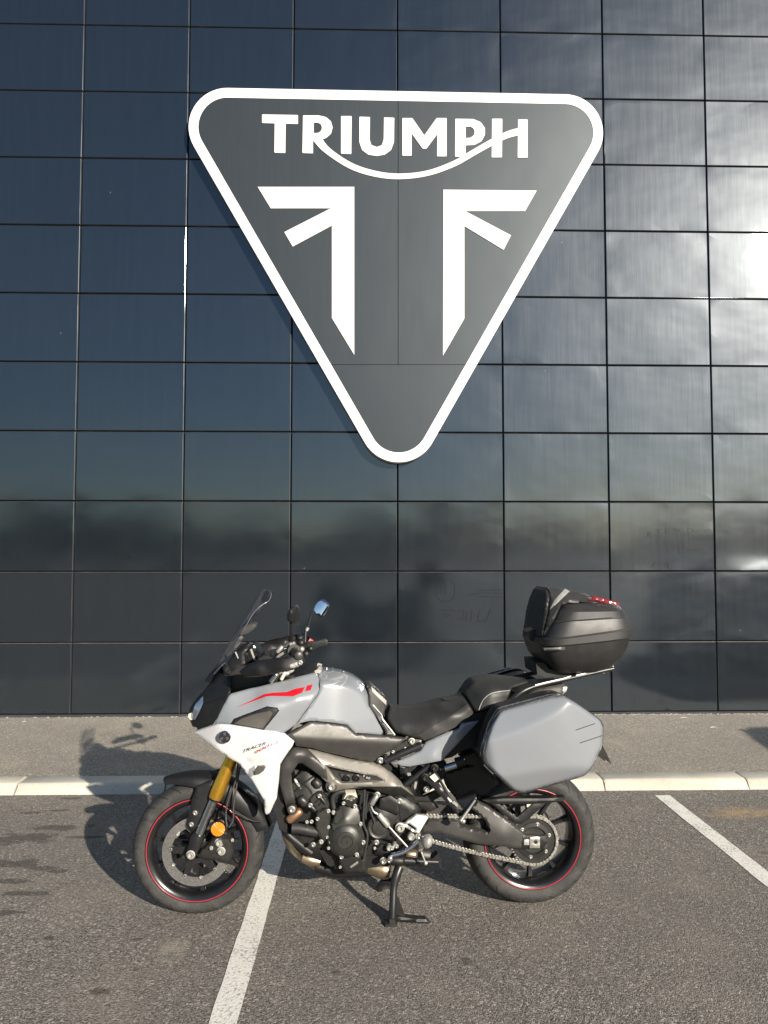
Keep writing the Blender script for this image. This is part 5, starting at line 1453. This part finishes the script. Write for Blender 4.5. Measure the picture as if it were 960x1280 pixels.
cg = shell('chain_guard', zN((165, 152), (300, 142), (560, 142), (690, 134), (682, 156), (575, 172), (450, 178), (230, 178)), 0.132, 'black_plastic', bike, th=0.05, step=3, edge=(1, .004))
shell('guard_strut', zN((230, 176), (272, 176), (385, 262), (488, 174), (572, 170), (455, 275), (412, 305), (380, 302), (300, 245)), 0.130, 'black_plastic', cg, th=0.012, step=3, edge=(1, .003))
shell('rear_hugger', zN((310, 130), (350, 90), (420, 100), (470, 130), (440, 150), (330, 150)), 0.05, 'engine_black', bike, step=4, mode='sym')
lathe('rear_reflector', *zN((463, 187))[0], [(0.012, 0.11), (0.012, 0.118)], 'cream', bike, 12)
# footrest bracket of the passenger
pf = empty('passenger_footrest', bike, tuple(L(560, 990, .2)), 0.1)
def Q_(o):
    return under(o, pf)
Q_(shell('bracket_arm', zM((225, 395), (300, 350), (400, 490), (520, 650), (600, 770), (610, 800), (590, 815), (560, 770), (380, 570), (240, 430)), Field([(*zM((240, 410))[0], .155), (*zM((400, 530))[0], .185), (*zM((590, 800))[0], .21), (*zM((300, 350))[0], .155)]), 'satin_black', bike, th=0.022, step=2.4, edge=(1.2, .005)))
Q_(shell('bracket_arm', zM((330, 350), (375, 380), (560, 680), (520, 670), (450, 560)), 0.175, 'dark_graphite', bike, th=0.012, step=2.5, edge=(.8, .003)))
Q_(shell('bracket_tab', zM((296, 408), (345, 375), (388, 430), (348, 462)), 0.182, 'cream', bike, th=0.006, step=3))
Q_(shell('bracket_tab', zM((515, 665), (540, 650), (578, 680), (575, 710)), 0.205, 'alloy', bike, th=0.006, step=3))
Q_(shell('passenger_peg', zM((560, 645), (760, 578), (768, 640), (640, 830), (600, 800), (640, 750)), Field([(*zM((560, 645))[0], .2), (*zM((760, 580))[0], .235), (*zM((640, 830))[0], .24), (*zM((600, 800))[0], .22)]), 'satin_black', bike, th=0.02, step=2.4, edge=(1.2, .004)))
Q_(tube('peg_edge', [(*zM((752, 640))[0], .246), (*zM((640, 800))[0], .246), (*zM((610, 845))[0], .246)], [.0055, .0065, .0105], 'alloy', bike, 10, smooth=False))
Q_(slug('peg_pivot', zM((590, 830))[0], zM((650, 860))[0], 0.235, 0.011, 'alloy'))
bolt(*zM((252, 415))[0], 0.165, 0.014, 'satin_black', bike)
bolt(*zM((347, 320))[0], 0.165, 0.014, 'satin_black', bike)
tube('subframe_tube', [(*zM((50, 490))[0], .135), (*zM((180, 390))[0], .135), (*zM((300, 290))[0], .135)], 0.0135, 'satin_black', bike, 12, smooth=False, mode='pair')
tube('subframe_tube', [(*zI((330, 890))[0], .15), (*zI((500, 815))[0], .152), (*zI((690, 735))[0], .15)], 0.0165, 'satin_black', bike, 12, smooth=False, mode='pair')
shell('subframe_gusset', zI((390, 780), (540, 685), (560, 665), (700, 680), (700, 720), (660, 750), (460, 830), (380, 850)), 0.142, 'dark_graphite', bike, th=0.02, step=3, edge=(1, .004), mode='pair')
for q, r in (((597, 692), .012), ((530, 765), .005), ((410, 800), .006), ((285, 885), .011)):
    bolt(*zI(q)[0], 0.148, r, 'alloy' if r < .0115 else 'dull_alloy', bike)
tube('tube_clamp', [(*zI((345, 905))[0], .152), (*zI((330, 825))[0], .152)], 0.009, 'satin_black', bike, 10, smooth=False)
shell('tube_bracket', zI((310, 920), (350, 905), (400, 960), (400, 985), (310, 985)), 0.14, 'engine_black', bike, th=0.015, step=3)
for q in (((70, 370), (105, 368), (112, 395), (80, 400)), ((140, 500), (150, 455), (178, 445), (160, 520), (145, 535)), ((240, 515), (255, 512), (295, 540), (278, 558), (242, 545)), ((0, 300), (60, 315), (40, 322), (0, 312))):
    shell('bracket_glint', zM(*q), 0.12, 'alloy', bike, th=0.01, step=3)
bolt(*zM((268, 535))[0], 0.128, 0.012, 'dull_alloy', bike)
shell('dark_filler', zM((0, 300), (130, 302), (300, 268), (440, 245), (500, 330), (440, 420), (340, 520), (180, 610), (0, 560)), 0.075, 'engine_black', bike, step=5, mode='sym', edge=(2, .01))  # dark filler added to shut out the bright ground behind the tubes
shell('linkage_case', zM((150, 650), (330, 650), (390, 715), (300, 760), (200, 720)), 0.11, 'dark_graphite', bike, th=0.04, step=3, edge=(1.5, .006))
shell('frame_pivot', zM((0, 500), (90, 500), (150, 600), (250, 640), (260, 700), (180, 760), (60, 740), (0, 700)), 0.10, 'engine_black', bike, step=4, mode='sym')
shell('pivot_plate', zM((120, 600), (240, 610), (370, 550), (420, 600), (330, 650), (150, 645)), 0.105, 'engine_black', bike, th=0.03, step=3)
sh = empty('shock_absorber', bike, tuple(L(*zM((500, 310))[0], .1)), 0.1)
under(tube('preload_cylinder', [(*zM((445, 325))[0], .15), (*zM((560, 288))[0], .15)], 0.0165, 'dark_chrome', bike, 18, smooth=False), sh)
under(tube('preload_knob', [(*zM((556, 270))[0], .15), (*zM((640, 245))[0], .15)], 0.0225, 'engine_black', bike, 18, smooth=False), sh)
under(tube('preload_stub', [(*zM((400, 335))[0], .15), (*zM((448, 322))[0], .15)], 0.009, 'satin_black', bike, 12, smooth=False), sh)
# ---------------------------------------------------------------- tail, luggage
tailF = Field([(*zI((420, 908))[0], .155), (*zI((735, 700))[0], .150), (*zJ((0, 748))[0], .155), (*zJ((265, 642))[0], .152), (*zJ((110, 950))[0], .165), (*zM((250, 275))[0], .168), (*zI((800, 860))[0], .175), (*zJ((470, 568))[0], .14)])
shell('tail_panel', zI((418, 908), (560, 850), (682, 790), (738, 702), (960, 612)) + zJ((0, 749), (265, 643), (292, 590), (470, 567), (345, 700), (112, 950)) + zM((430, 242), (250, 277), (100, 304)) + zI((600, 946), (500, 940)), tailF, 'grey_paint', bike, th=0.012, step=2.3, edge=(1, .004), mode='pair', ang=45)
shell('undertail', zJ((250, 640), (420, 500), (640, 440), (700, 445), (620, 700), (540, 960), (470, 960), (450, 890), (438, 820), (300, 868), (205, 930), (120, 952), (340, 705), (460, 570)), 0.128, 'black_plastic', bike, step=4, mode='sym')
shell('undertail', zJ((300, 945), (420, 890), (450, 885), (470, 960), (540, 960), (540, 1010), (380, 1010), (320, 1000), (350, 955)), 0.085, 'engine_black', bike, th=0.03, step=4, mode='pair')
shell('tail_fender', zM((600, 310), (660, 300), (740, 272), (800, 248), (835, 300), (960, 420)) + zN((345, 95), (300, 142), (130, 158), (100, 112)) + zM((760, 602), (740, 580), (570, 640), (470, 520), (430, 400), (470, 350)), 0.07, 'engine_black', bike, th=0.07, step=4, edge=(2, .01))
# pannier: lid shell and dark tray behind it
def z3(*pts):
    return [(*zL((x, y))[0], l) for x, y, l in pts]
pnF = Facets([Field(z3((66, 500, .452), (450, 450, .470), (860, 400, .456), (450, 110, .458), (400, 740, .458), (640, 300, .468), (250, 300, .462), (640, 600, .464))),
              z3((205, 375, .460), (640, 140, .455), (360, 150, .412)), z3((190, 640, .459), (790, 612, .454), (350, 755, .412), (600, 690, .412)),
              z3((690, 150, .452), (790, 540, .456), (878, 320, .432)), z3((118, 420, .456), (150, 600, .456), (66, 500, .425))], 240)
pno = zL((185, 200), (540, 106), (610, 106), (690, 150), (860, 270), (878, 320), (870, 440), (795, 590), (750, 640), (350, 755), (280, 745), (190, 660), (82, 560), (66, 500), (80, 440), (130, 290))
prnd = roundpoly(pno, 6.5, 5)
def pannier(side):
    p = empty('pannier', bike, tuple(L(678, 925, .38) if side > 0 else Vector((L(678, 925, .38).x, .38, L(678, 925, .38).z))), 0.1)
    fx = (lambda vf: vf) if side > 0 else flip
    def put(name, vf, mat, ang=45):
        return under(mk(name, *fx(vf), mat, bike, ang), p)
    put('pannier_lid', shell_vf(prnd, pnF, 0.05, 2.2, (4.5, 0.030)), 'grey_paint', 60)
    cx = np.mean([q[0] for q in pno]); cy = np.mean([q[1] for q in pno])
    grow = [((x - cx) * 1.012 + cx - 0.5, (y - cy) * 1.012 + cy - 0.2) for x, y in prnd]
    put('pannier_seal', shell_vf(grow, 0.392, 0.016, 6), 'satin_black')
    put('pannier_tray', shell_vf(prnd, 0.372, 0.14, 6, (3, .02)), 'black_plastic')
    for q in (((690, 332), (820, 288), (822, 292), (692, 337)), ((718, 418), (868, 369), (870, 373), (720, 423))):
        put('handle_groove', shell_vf(zL(*q), on(pnF, 0.001), 0.002, 2), 'engine_black')
    put('handle_insert', shell_vf(roundpoly(zL((690, 345), (822, 299), (866, 362), (722, 410), (712, 380)), 1.5), on(pnF, -0.0004), 0.003, 2.2, (1.2, .002)), 'grey_paint')
    return p
pannier(1); pannier(-1)
# top case: tilted rounded slices
def K_slices(rows, nm, mat, seg=40, ang=40, kc=0.55, kr=0.9):
    V, Fc = [], []
    for (f_, r_, w) in rows:
        a = L(*zK(f_)[0], w * 0.75); b = L(*zK(r_)[0], w * 0.45)
        cx, cz = (a.x + b.x) / 2, (a.z + b.z) / 2
        for k in range(seg):
            t_ = 2 * math.pi * k / seg
            c, s = math.cos(t_), math.sin(t_)
            ex_p = 0.36 if c < 0 else 0.62           # squarer front, rounder rear
            u = math.copysign(abs(c) ** ex_p, c); v = math.copysign(abs(s) ** 0.42, s)
            V.append((cx + (b.x - a.x) / 2 * u, w * v, cz + (b.z - a.z) / 2 * u))
    n = len(rows)
    for i in range(n - 1):
        for k in range(seg):
            Fc.append((i * seg + k, i * seg + (k + 1) % seg, (i + 1) * seg + (k + 1) % seg, (i + 1) * seg + k))
    Fc += [tuple(reversed(range(seg))), tuple((n - 1) * seg + k for k in range(seg))]
    return mk(nm, V, Fc, mat, bike, ang)
tc = empty('top_case', bike, tuple(L(720, 835, 0)), 0.1)
def T_(o):
    return under(o, tc)
T_(K_slices([((330, 662), (640, 642), .15), ((285, 625), (735, 605), .195), ((248, 570), (800, 550), .22), ((228, 510), (845, 470), .235), ((224, 470), (872, 385), .243)], 'case_base', 'case_dark', 56))
T_(K_slices([((222, 472), (872, 386), .244), ((220, 462), (884, 372), .252), ((220, 420), (888, 315), .252), ((226, 408), (882, 300), .246)], 'case_rim', 'case_black', 56, 25))
T_(K_slices([((234, 408), (878, 302), .243), ((262, 345), (866, 268), .240), ((294, 280), (850, 236), .234), ((300, 276), (846, 232), .229), ((335, 205), (822, 190), .215), ((365, 160), (795, 162), .190), ((400, 140), (760, 145), .155), ((440, 130), (720, 132), .10)], 'case_lid', 'case_black', 56, 24))
crF = Field([(*zK((265, 200))[0], .15), (*zK((262, 30))[0], .10), (*zK((350, 30))[0], .09), (*zK((430, 52))[0], .09), (*zK((610, 92))[0], .08), (*zK((800, 140))[0], .10), (*zK((600, 135))[0], .14), (*zK((430, 135))[0], .16), (*zK((350, 160))[0], .17), (*zK((240, 390))[0], .18), (*zK((290, 300))[0], .185), (*zK((340, 90))[0], .13)])
T_(shell('lid_crest', zK((268, 215), (282, 110), (262, 26), (350, 29), (432, 50), (520, 66), (610, 90), (700, 112), (798, 138), (780, 175), (600, 142), (430, 138), (368, 160), (300, 300), (238, 392)), crF, 'case_black', bike, step=2.4, edge=(1.6, .012), mode='sym', ang=45))
T_(shell('crest_strip', zK((283, 192), (318, 122), (398, 34), (434, 54), (332, 150)), on(crF, 0.003), 'dull_alloy', bike, th=0.004, step=2, edge=(.8, .002), mode='pair'))
T_(shell('backrest_pad', zK((205, 392), (212, 330), (228, 215), (238, 110), (244, 55), (258, 27), (272, 58), (284, 108), (268, 215), (234, 392)), Field([(*zK((210, 340))[0], .15), (*zK((240, 85))[0], .12), (*zK((258, 30))[0], .10), (*zK((274, 150))[0], .155), (*zK((232, 390))[0], .17), (*zK((235, 230))[0], .155)]), 'case_dark', bike, step=2.4, edge=(2.2, .014), mode='sym', ang=60))
T_(shell('case_latch', zK((122, 362), (140, 348), (172, 336), (236, 392), (238, 440), (210, 438), (170, 432), (134, 422), (124, 400)), 0.06, 'case_dark', bike, step=2.4, edge=(1.2, .008), mode='sym'))
T_(shell('rear_lens', zK((572, 116), (620, 90), (700, 110), (802, 137), (808, 170), (762, 166), (680, 140)), 0.135, 'red_lens', bike, step=2.4, edge=(1, .006), mode='sym'))
T_(shell('rear_lens', zK((786, 190), (812, 190), (838, 214), (850, 242), (832, 240)), 0.165, 'red_lens', bike, step=2.4, edge=(1, .004), mode='sym'))
T_(shell('case_catch', zK((236, 480), (300, 478), (398, 470), (398, 494), (300, 502), (244, 500)), 0.247, 'case_dark', bike, th=0.02, step=2.4, edge=(.8, .003)))
T_(tube('lid_seam', [(*zK(q)[0], l) for q, l in (((340, 282), .236), ((500, 270), .2375), ((650, 258), .2375), ((760, 250), .235))], 0.0011, 'engine_black', bike, 6))
# rack
rk = empty('luggage_rack', bike, tuple(L(690, 850, 0)), 0.1)
def K_(o):
    return under(o, rk)
K_(tube('rack_rail', [(*q, l) for q, l in zip(zL((225, 175), (275, 125), (330, 80), (400, 48), (500, 22), (600, 0)) + zK((640, 660), (760, 634)), (.15, .15, .15, .145, .14, .135, .125, .12))], [0.016, 0.016, 0.0145, 0.012, 0.0105, 0.0105, 0.0105, 0.0105], 'satin_black', bike, 12, mode='one'))
vf_ = tube_vf([L(*q, l) for q, l in zip(zL((225, 175), (275, 125), (330, 80), (400, 48), (500, 22), (600, 0)) + zK((640, 660), (760, 634)), (.15, .15, .15, .145, .14, .135, .125, .12))], [0.016, 0.016, 0.0145, 0.012, 0.0105, 0.0105, 0.0105, 0.0105], 12)
K_(mk('rack_rail', *flip(vf_), 'satin_black', bike, 50))
K_(tube('rail_highlight', [(x, y - 1.3, l + .004) for (x, y), l in zip(zL((420, 42), (500, 22), (600, 0)) + zK((440, 700),), (.145, .14, .135, .132))], 0.005, 'alloy', bike, 8))  # pale tubes along the rail stand in for its top highlight
K_(tube('rail_highlight', [(x, y - 1.0, l + .004) for (x, y), l in zip(zK((480, 692), (610, 663)), (.132, .128))], 0.005, 'alloy', bike, 8, smooth=False))
K_(shell('rack_plate', zK((180, 590), (240, 590), (280, 640), (380, 662), (620, 650), (760, 618), (764, 638), (620, 672), (380, 690), (262, 700), (190, 680)), 0.11, 'engine_black', bike, step=3, mode='sym'))
K_(shell('rack_clip', zK((610, 650), (690, 625), (700, 650), (690, 668), (620, 672)), 0.12, 'engine_black', bike, th=0.03, step=3))
K_(lathe('rack_bolt', *zK((688, 660))[0], [(0.008, 0.10), (0.008, 0.125), (0.005, 0.127)], 'alloy', bike, 10))
K_(shell('rack_end', zK((725, 620), (762, 612), (766, 640), (735, 645)), 0.12, 'dull_alloy', bike, th=0.03, step=3, mode='pair', edge=(.8, .003)))
shell('tail_cowl', zL((330, 118), (440, 58), (610, 24), (628, 58), (600, 100), (540, 102), (380, 138)), [(*zL((330, 118))[0], .13), (*zL((610, 24))[0], .09), (*zL((600, 100))[0], .11), (*zL((440, 90))[0], .135)], 'graphite', bike, step=3, mode='sym', edge=(1, .006))
shell('tail_bracket', zL((320, 120), (352, 105), (362, 120), (330, 135)), 0.165, 'dull_alloy', bike, th=0.01, step=3)
shell('tail_lamp', zL((556, 70), (605, 48), (636, 45), (630, 75), (602, 100), (560, 92)), 0.10, 'dull_alloy', bike, step=3, mode='sym', edge=(1, .006))
tube('pannier_rail', [(*q, .2) for q in zL((190, 175), (300, 142), (440, 112))], 0.007, 'satin_black', bike, 10, mode='pair')
shell('number_plate_hanger', zL((852, 440), (864, 424), (888, 470), (932, 562), (884, 512), (886, 542), (840, 505), (800, 540), (800, 470)), 0.09, 'engine_black', bike, step=3, mode='sym')

# ---------------------------------------------------------------- handlebar and mirrors
hb = empty('handlebar', bike, tuple(L(365, 815, 0)), 0.1)
def H_(o):
    return under(o, hb)
GE = L(373, 819, .43); GI = L(366, 812, .28); CL = L(352, 818, .08)
GEr = L(404.5, 803, -.43); GIr = L(386, 808, -.28)
bar = [GE, GI, CL, Vector((CL.x, -CL.y, CL.z)), GIr, GEr]
H_(mk('bar_tube', *tube_vf(bar, 0.012, 14), 'satin_black', bike, 60))
for s in (1, -1):
    m_ = lambda v: v
    GE_, GI_ = (GE, GI) if s > 0 else (GEr, GIr)
    d = (GE_ - GI_)
    a, b = m_(GE_ - d * 0.80), m_(GE_ - d * 0.06)
    H_(mk('grip', *tube_vf([a, a + (b - a) * .08, a + (b - a) * .5, b], [0.0165, 0.0175, 0.0165, 0.0172], 18, smooth=False), 'rubber_hose', bike, 50))
    H_(mk('bar_end', *tube_vf([m_(GE_ - d * 0.06), m_(GE_ - d * 0.04), m_(GE_ + d * 0.10), m_(GE_ + d * 0.13)], [0.0172, 0.0195, 0.018, 0.012], 18, smooth=False), 'graphite', bike, 40))
    H_(mk('switch_housing', *tube_vf([m_(GI_ + d * 0.25), m_(GI_ + d * 0.22), m_(GI_ - d * .15), m_(GI_ - d * .2)], [0.02, 0.0245, 0.0245, 0.018], 14, smooth=False), 'dark_graphite', bike, 40))
H_(mk('bar_ring', *tube_vf([GI + (GE - GI) * .30, GI + (GE - GI) * .26], [0.029, 0.029], 22, smooth=False), 'graphite', bike, 40))
H_(tube('kill_switch', [(*zB((448, 482))[0], -.33), (*zB((480, 505))[0], -.33)], [.012, .013], 'switch_red', bike, 12, smooth=False))
gdo = [(299, 840), (308, 832), (322, 826), (345, 823), (360, 821), (371, 819), (380, 823), (381.5, 829), (377, 834), (362, 838.5), (345, 842), (325, 846), (306, 847)]
guard = H_(shell('hand_guard', gdo, [(300, 840, .34), (320, 835, .42), (350, 832, .45), (380, 828, .44), (340, 845, .43), (330, 824, .40)], 'black_plastic', bike, th=0.02, step=2.2, edge=(2.2, .012)))
vfg = shell_vf(gdo, [(300, 840, .34), (320, 835, .42), (350, 832, .45), (380, 828, .44), (340, 845, .43), (330, 824, .40)], .02, 2.6, (2.2, .012))
H_(mk('hand_guard', *flip(vfg), 'black_plastic', bike, 40))
H_(shell('guard_insert', zB((232, 738), (292, 712), (352, 692), (378, 705), (372, 728), (330, 748), (262, 772)), 0.452, 'dull_alloy', bike, th=0.006, step=2.4, edge=(1, .003)))
o = bolt(*zB((362, 708))[0], 0.454, 0.008, 'alloy', hb); o.location -= hb.location
H_(shell('master_cylinder', zA((700, 790), (760, 720), (805, 690), (880, 715), (930, 750), (900, 775), (760, 830)), 0.26, 'black_plastic', bike, th=0.09, step=2.4, edge=(2, .012)))
H_(shell('triple_clamp', zB((40, 900), (90, 830), (130, 770), (250, 740), (300, 790), (240, 830), (180, 880)), 0.12, 'dull_alloy', bike, step=3, mode='sym', edge=(1, .006)))
for a, b, l, r, mt in (((60, 905), (130, 815), .15, .011, 'alloy'), ((170, 880), (215, 800), .15, .008, 'cream'), ((210, 830), (250, 800), .14, .011, 'dull_alloy'), ((130, 605), (185, 545), .3, .009, 'dull_alloy'), ((205, 530), (215, 485), .3, .010, 'graphite'), ((125, 660), (170, 690), .3, .012, 'dull_alloy'), ((360, 560), (395, 585), .3, .012, 'dull_alloy'), ((330, 460), (390, 470), .12, .02, 'engine_black'), ((340, 500), (400, 520), .2, .02, 'engine_black'), ((250, 470), (310, 470), .15, .016, 'engine_black'), ((240, 560), (330, 560), .25, .018, 'dark_graphite'), ((400, 600), (440, 640), .2, .014, 'engine_black'), ((450, 545), (480, 590), -.25, .018, 'engine_black'), ((280, 640), (380, 640), .33, .020, 'dark_graphite')):
    H_(slug('clamp_part', zB(a)[0], zB(b)[0], l, r, mt))
H_(tube('clutch_lever', [(*zB((215, 600))[0], .26), (*zB((150, 640))[0], .34), (*zB((110, 690))[0], .42)], [.007, .006, .006], 'dull_alloy', bike, 10))
for pth in ([(215, 620), (150, 600), (110, 640), (60, 760), (20, 860)], [(290, 640), (220, 660), (160, 720), (120, 800), (80, 900)], [(190, 560), (120, 620), (60, 700), (20, 800)]):
    H_(tube('bar_cable', [(*zB(q)[0], .22 - .02 * i) for i, q in enumerate(pth)], 0.0045, 'rubber_hose', bike, 8))
# near mirror, seen from behind; far mirror shows its glass
mr = empty('mirror', bike, tuple(L(366, 770, .40)), 0.1)
def M1(o): return under(o, mr)
nmo = zB((228, 240), (238, 200), (262, 165), (300, 138), (330, 130), (352, 160), (366, 200), (364, 250), (356, 335), (325, 332), (290, 300), (240, 292), (230, 270))
M1(shell('mirror_shell', nmo, [(*zB((230, 250))[0], .405), (*zB((330, 130))[0], .395), (*zB((360, 200))[0], .36), (*zB((350, 330))[0], .36), (*zB((290, 220))[0], .43), (*zB((300, 310))[0], .41)], 'satin_black', bike, th=0.03, step=2, edge=(1.6, .012), ang=50))
M1(tube('mirror_stem', [(*zB((287, 540))[0], .30), (*zB((275, 430))[0], .325), (*zB((268, 310))[0], .375)], [.0085, .0065, .006], 'satin_black', bike, 10))
M1(lathe('stem_nut', *zB((285, 525))[0], [(0.013, .285), (0.013, .315)], 'alloy', bike, 6))
mr2 = empty('mirror', bike, tuple(L(401, 761, -.40)), 0.1)
def M2(o): return under(o, mr2)
fm = zB((494, 180), (505, 140), (532, 100), (575, 74), (610, 80), (655, 118), (660, 132), (640, 180), (602, 245), (568, 250), (520, 222))
fmF = [(*zB((495, 180))[0], -.39), (*zB((655, 120))[0], -.44), (*zB((600, 245))[0], -.42), (*zB((575, 75))[0], -.43)]
ms = M2(shell('mirror_shell', fm, fmF, 'satin_black', bike, th=0.02, step=2.4, edge=(1, .004)))
cxm = np.mean([q[0] for q in fm]); cym = np.mean([q[1] for q in fm])
M2(shell('mirror_glass', [((x - cxm) * .92 + cxm, (y - cym) * .92 + cym) for x, y in fm], [(a, b, c + .004) for a, b, c in fmF], 'mirror_glass', bike, th=0.003, step=3, ang=80))
M2(tube('mirror_stem', [(*zB((408, 545))[0], -.28), (*zB((418, 390))[0], -.31), (*zB((435, 370))[0], -.315), (*zB((470, 225))[0], -.36), (*zB((492, 195))[0], -.385)], [.008, .0075, .0065, .0065, .007], 'satin_black', bike, 10))
mk("stem_joint", *tube_vf([L(*zB((425, 385))[0], -.312), L(*zB((442, 355))[0], -.312)], .009, 10, smooth=False), "dull_alloy", mr2, 40).matrix_parent_inverse = Matrix.Translation(-mr2.location)
# ================================================================== surroundings behind the camera (seen mirrored in the cladding)
t = NT('far_foliage')
n1 = t.noise(t.wcoord(), 0.6, 5, 0.7)
t.set(Base_Color=t.ramp(n1, [(0.3, (0.018, 0.030, 0.012)), (0.7, (0.055, 0.075, 0.028))]), Roughness=0.8, Specular_IOR_Level=0.2)
MATS['far_foliage'] = t.m
rr = random.Random(11)
V, Fc = [], []
for k in range(2600):
    x = rr.uniform(-190, 190); y = -118 + rr.uniform(-7, 7) - abs(x) * 0.02
    top_h = 6.0 + 2.4 * math.sin(x * 0.11) + 1.3 * math.sin(x * 0.37 + 1)
    z = rr.uniform(0.2, max(2.0, top_h)); s = rr.uniform(0.9, 2.1)
    for q in range(2):
        a = rr.uniform(0, 6.28); b_ = rr.uniform(-0.7, 0.7)
        u = Vector((math.cos(a), math.sin(a), b_)).normalized() * s
        w = u.cross(Vector((rr.uniform(-1, 1), rr.uniform(-1, 1), rr.uniform(-1, 1)))).normalized() * s
        c0 = Vector((x, y, z)); o = len(V)
        V += [tuple(c0 - u), tuple(c0 - w * .8), tuple(c0 + u), tuple(c0 + w * .8)]
        Fc.append((o, o + 1, o + 2, o + 3))
tag(mk('far_tree_belt', V, Fc, 'far_foliage', None, None), 'belt of trees far behind the camera', 'trees', kind='stuff')

# ================================================================== small car in the bay to the right; only its shadow reaches the picture
simple('car_silver', (0.42, 0.43, 0.44), 0.3, metal=0.5, coat=1.0, var=0.03, nscale=4)
simple('car_glass', (0.012, 0.014, 0.016), 0.06, coat=1.0, var=0.02)
car = empty('parked_car', None, (8.66, -4.46, 0.0), 0.5)
car.rotation_euler = (0, 0, -0.13)
tag(car, 'small silver hatchback parked in the bay beyond the right edge, its shadow by the wall', 'car')
def car_loft(name, secs, mat, n=24):
    """secs: (z, y_front, y_rear, half width, roundness)"""
    V, Fc = [], []
    for (z, yf, yr, w, p) in secs:
        cy, ly = (yf + yr) / 2, (yf - yr) / 2
        for k in range(n):
            t_ = 2 * math.pi * (k + 0.5) / n
            u = math.copysign(abs(math.cos(t_)) ** p, math.cos(t_)); v = math.copysign(abs(math.sin(t_)) ** p, math.sin(t_))
            V.append((w * u, cy + ly * v, z))
    for i in range(len(secs) - 1):
        for k in range(n):
            Fc.append((i * n + k, i * n + (k + 1) % n, (i + 1) * n + (k + 1) % n, (i + 1) * n + k))
    Fc += [tuple(reversed(range(n))), tuple((len(secs) - 1) * n + k for k in range(n))]
    return mk(name, V, Fc, mat, car, 45)
car_loft('body', [(0.20, 1.85, -1.65, 0.78, .3), (0.34, 1.96, -1.74, 0.84, .3), (0.55, 1.98, -1.76, 0.86, .28), (0.74, 1.92, -1.75, 0.855, .28), (0.86, 1.70, -1.72, 0.83, .3), (0.92, 1.40, -1.70, 0.80, .3)], 'car_silver')
car_loft('greenhouse', [(0.915, 1.30, -1.66, 0.785, .3), (1.15, 0.95, -1.58, 0.735, .3), (1.36, 0.66, -1.44, 0.68, .32)], 'car_glass')
car_loft('roof', [(1.355, 0.70, -1.48, 0.70, .32), (1.42, 0.62, -1.40, 0.68, .34), (1.455, 0.42, -1.20, 0.58, .38)], 'car_silver')
for sx in (-1, 1):
    for yy, nm in ((0.52, 'pillar'), (-0.35, 'pillar'), (-1.25, 'pillar')):
        mk(nm, *tube_vf([(sx * 0.79, yy + (0.62 if yy > 0.4 else 0), 0.91), (sx * 0.70, yy, 1.37)], 0.035, 8, smooth=False), 'car_silver', car, 40)
    m_ = mk('door_mirror', *merge([box_vf((sx * 0.84 - 0.06, 0.78, 0.93), (sx * 0.84 + 0.08, 0.90, 1.05))]), 'car_silver', car, None)
    for yy in (1.25, -1.15):
        w_ = empty('wheel', car, (sx * 0.76, yy, 0.29), 0.1)
        for nm, prof_, mt in (('tyre', [(0.19, -0.085), (0.27, -0.085), (0.29, -0.06), (0.29, 0.06), (0.27, 0.085), (0.19, 0.085)], 'tyre_rubber'), ('rim', [(0.19, -0.07), (0.19, 0.07), (0.12, 0.06), (0.05, 0.075)], 'alloy')):
            v, f, uv = lathe_vf(0, 0, prof_, 28)
            v = [(-y * sx, x, z) for x, y, z in v]
            mk(nm, v, f, mt, w_, 40, uv if nm == 'tyre' else None)
    lp = mk('headlamp', *tube_vf([(sx * 0.60, 1.86, 0.68), (sx * 0.60, 1.90, 0.68), (sx * 0.58, 1.925, 0.68)], [0.10, 0.10, 0.06], 16, smooth=False), 'lamp_glass', car, 40)
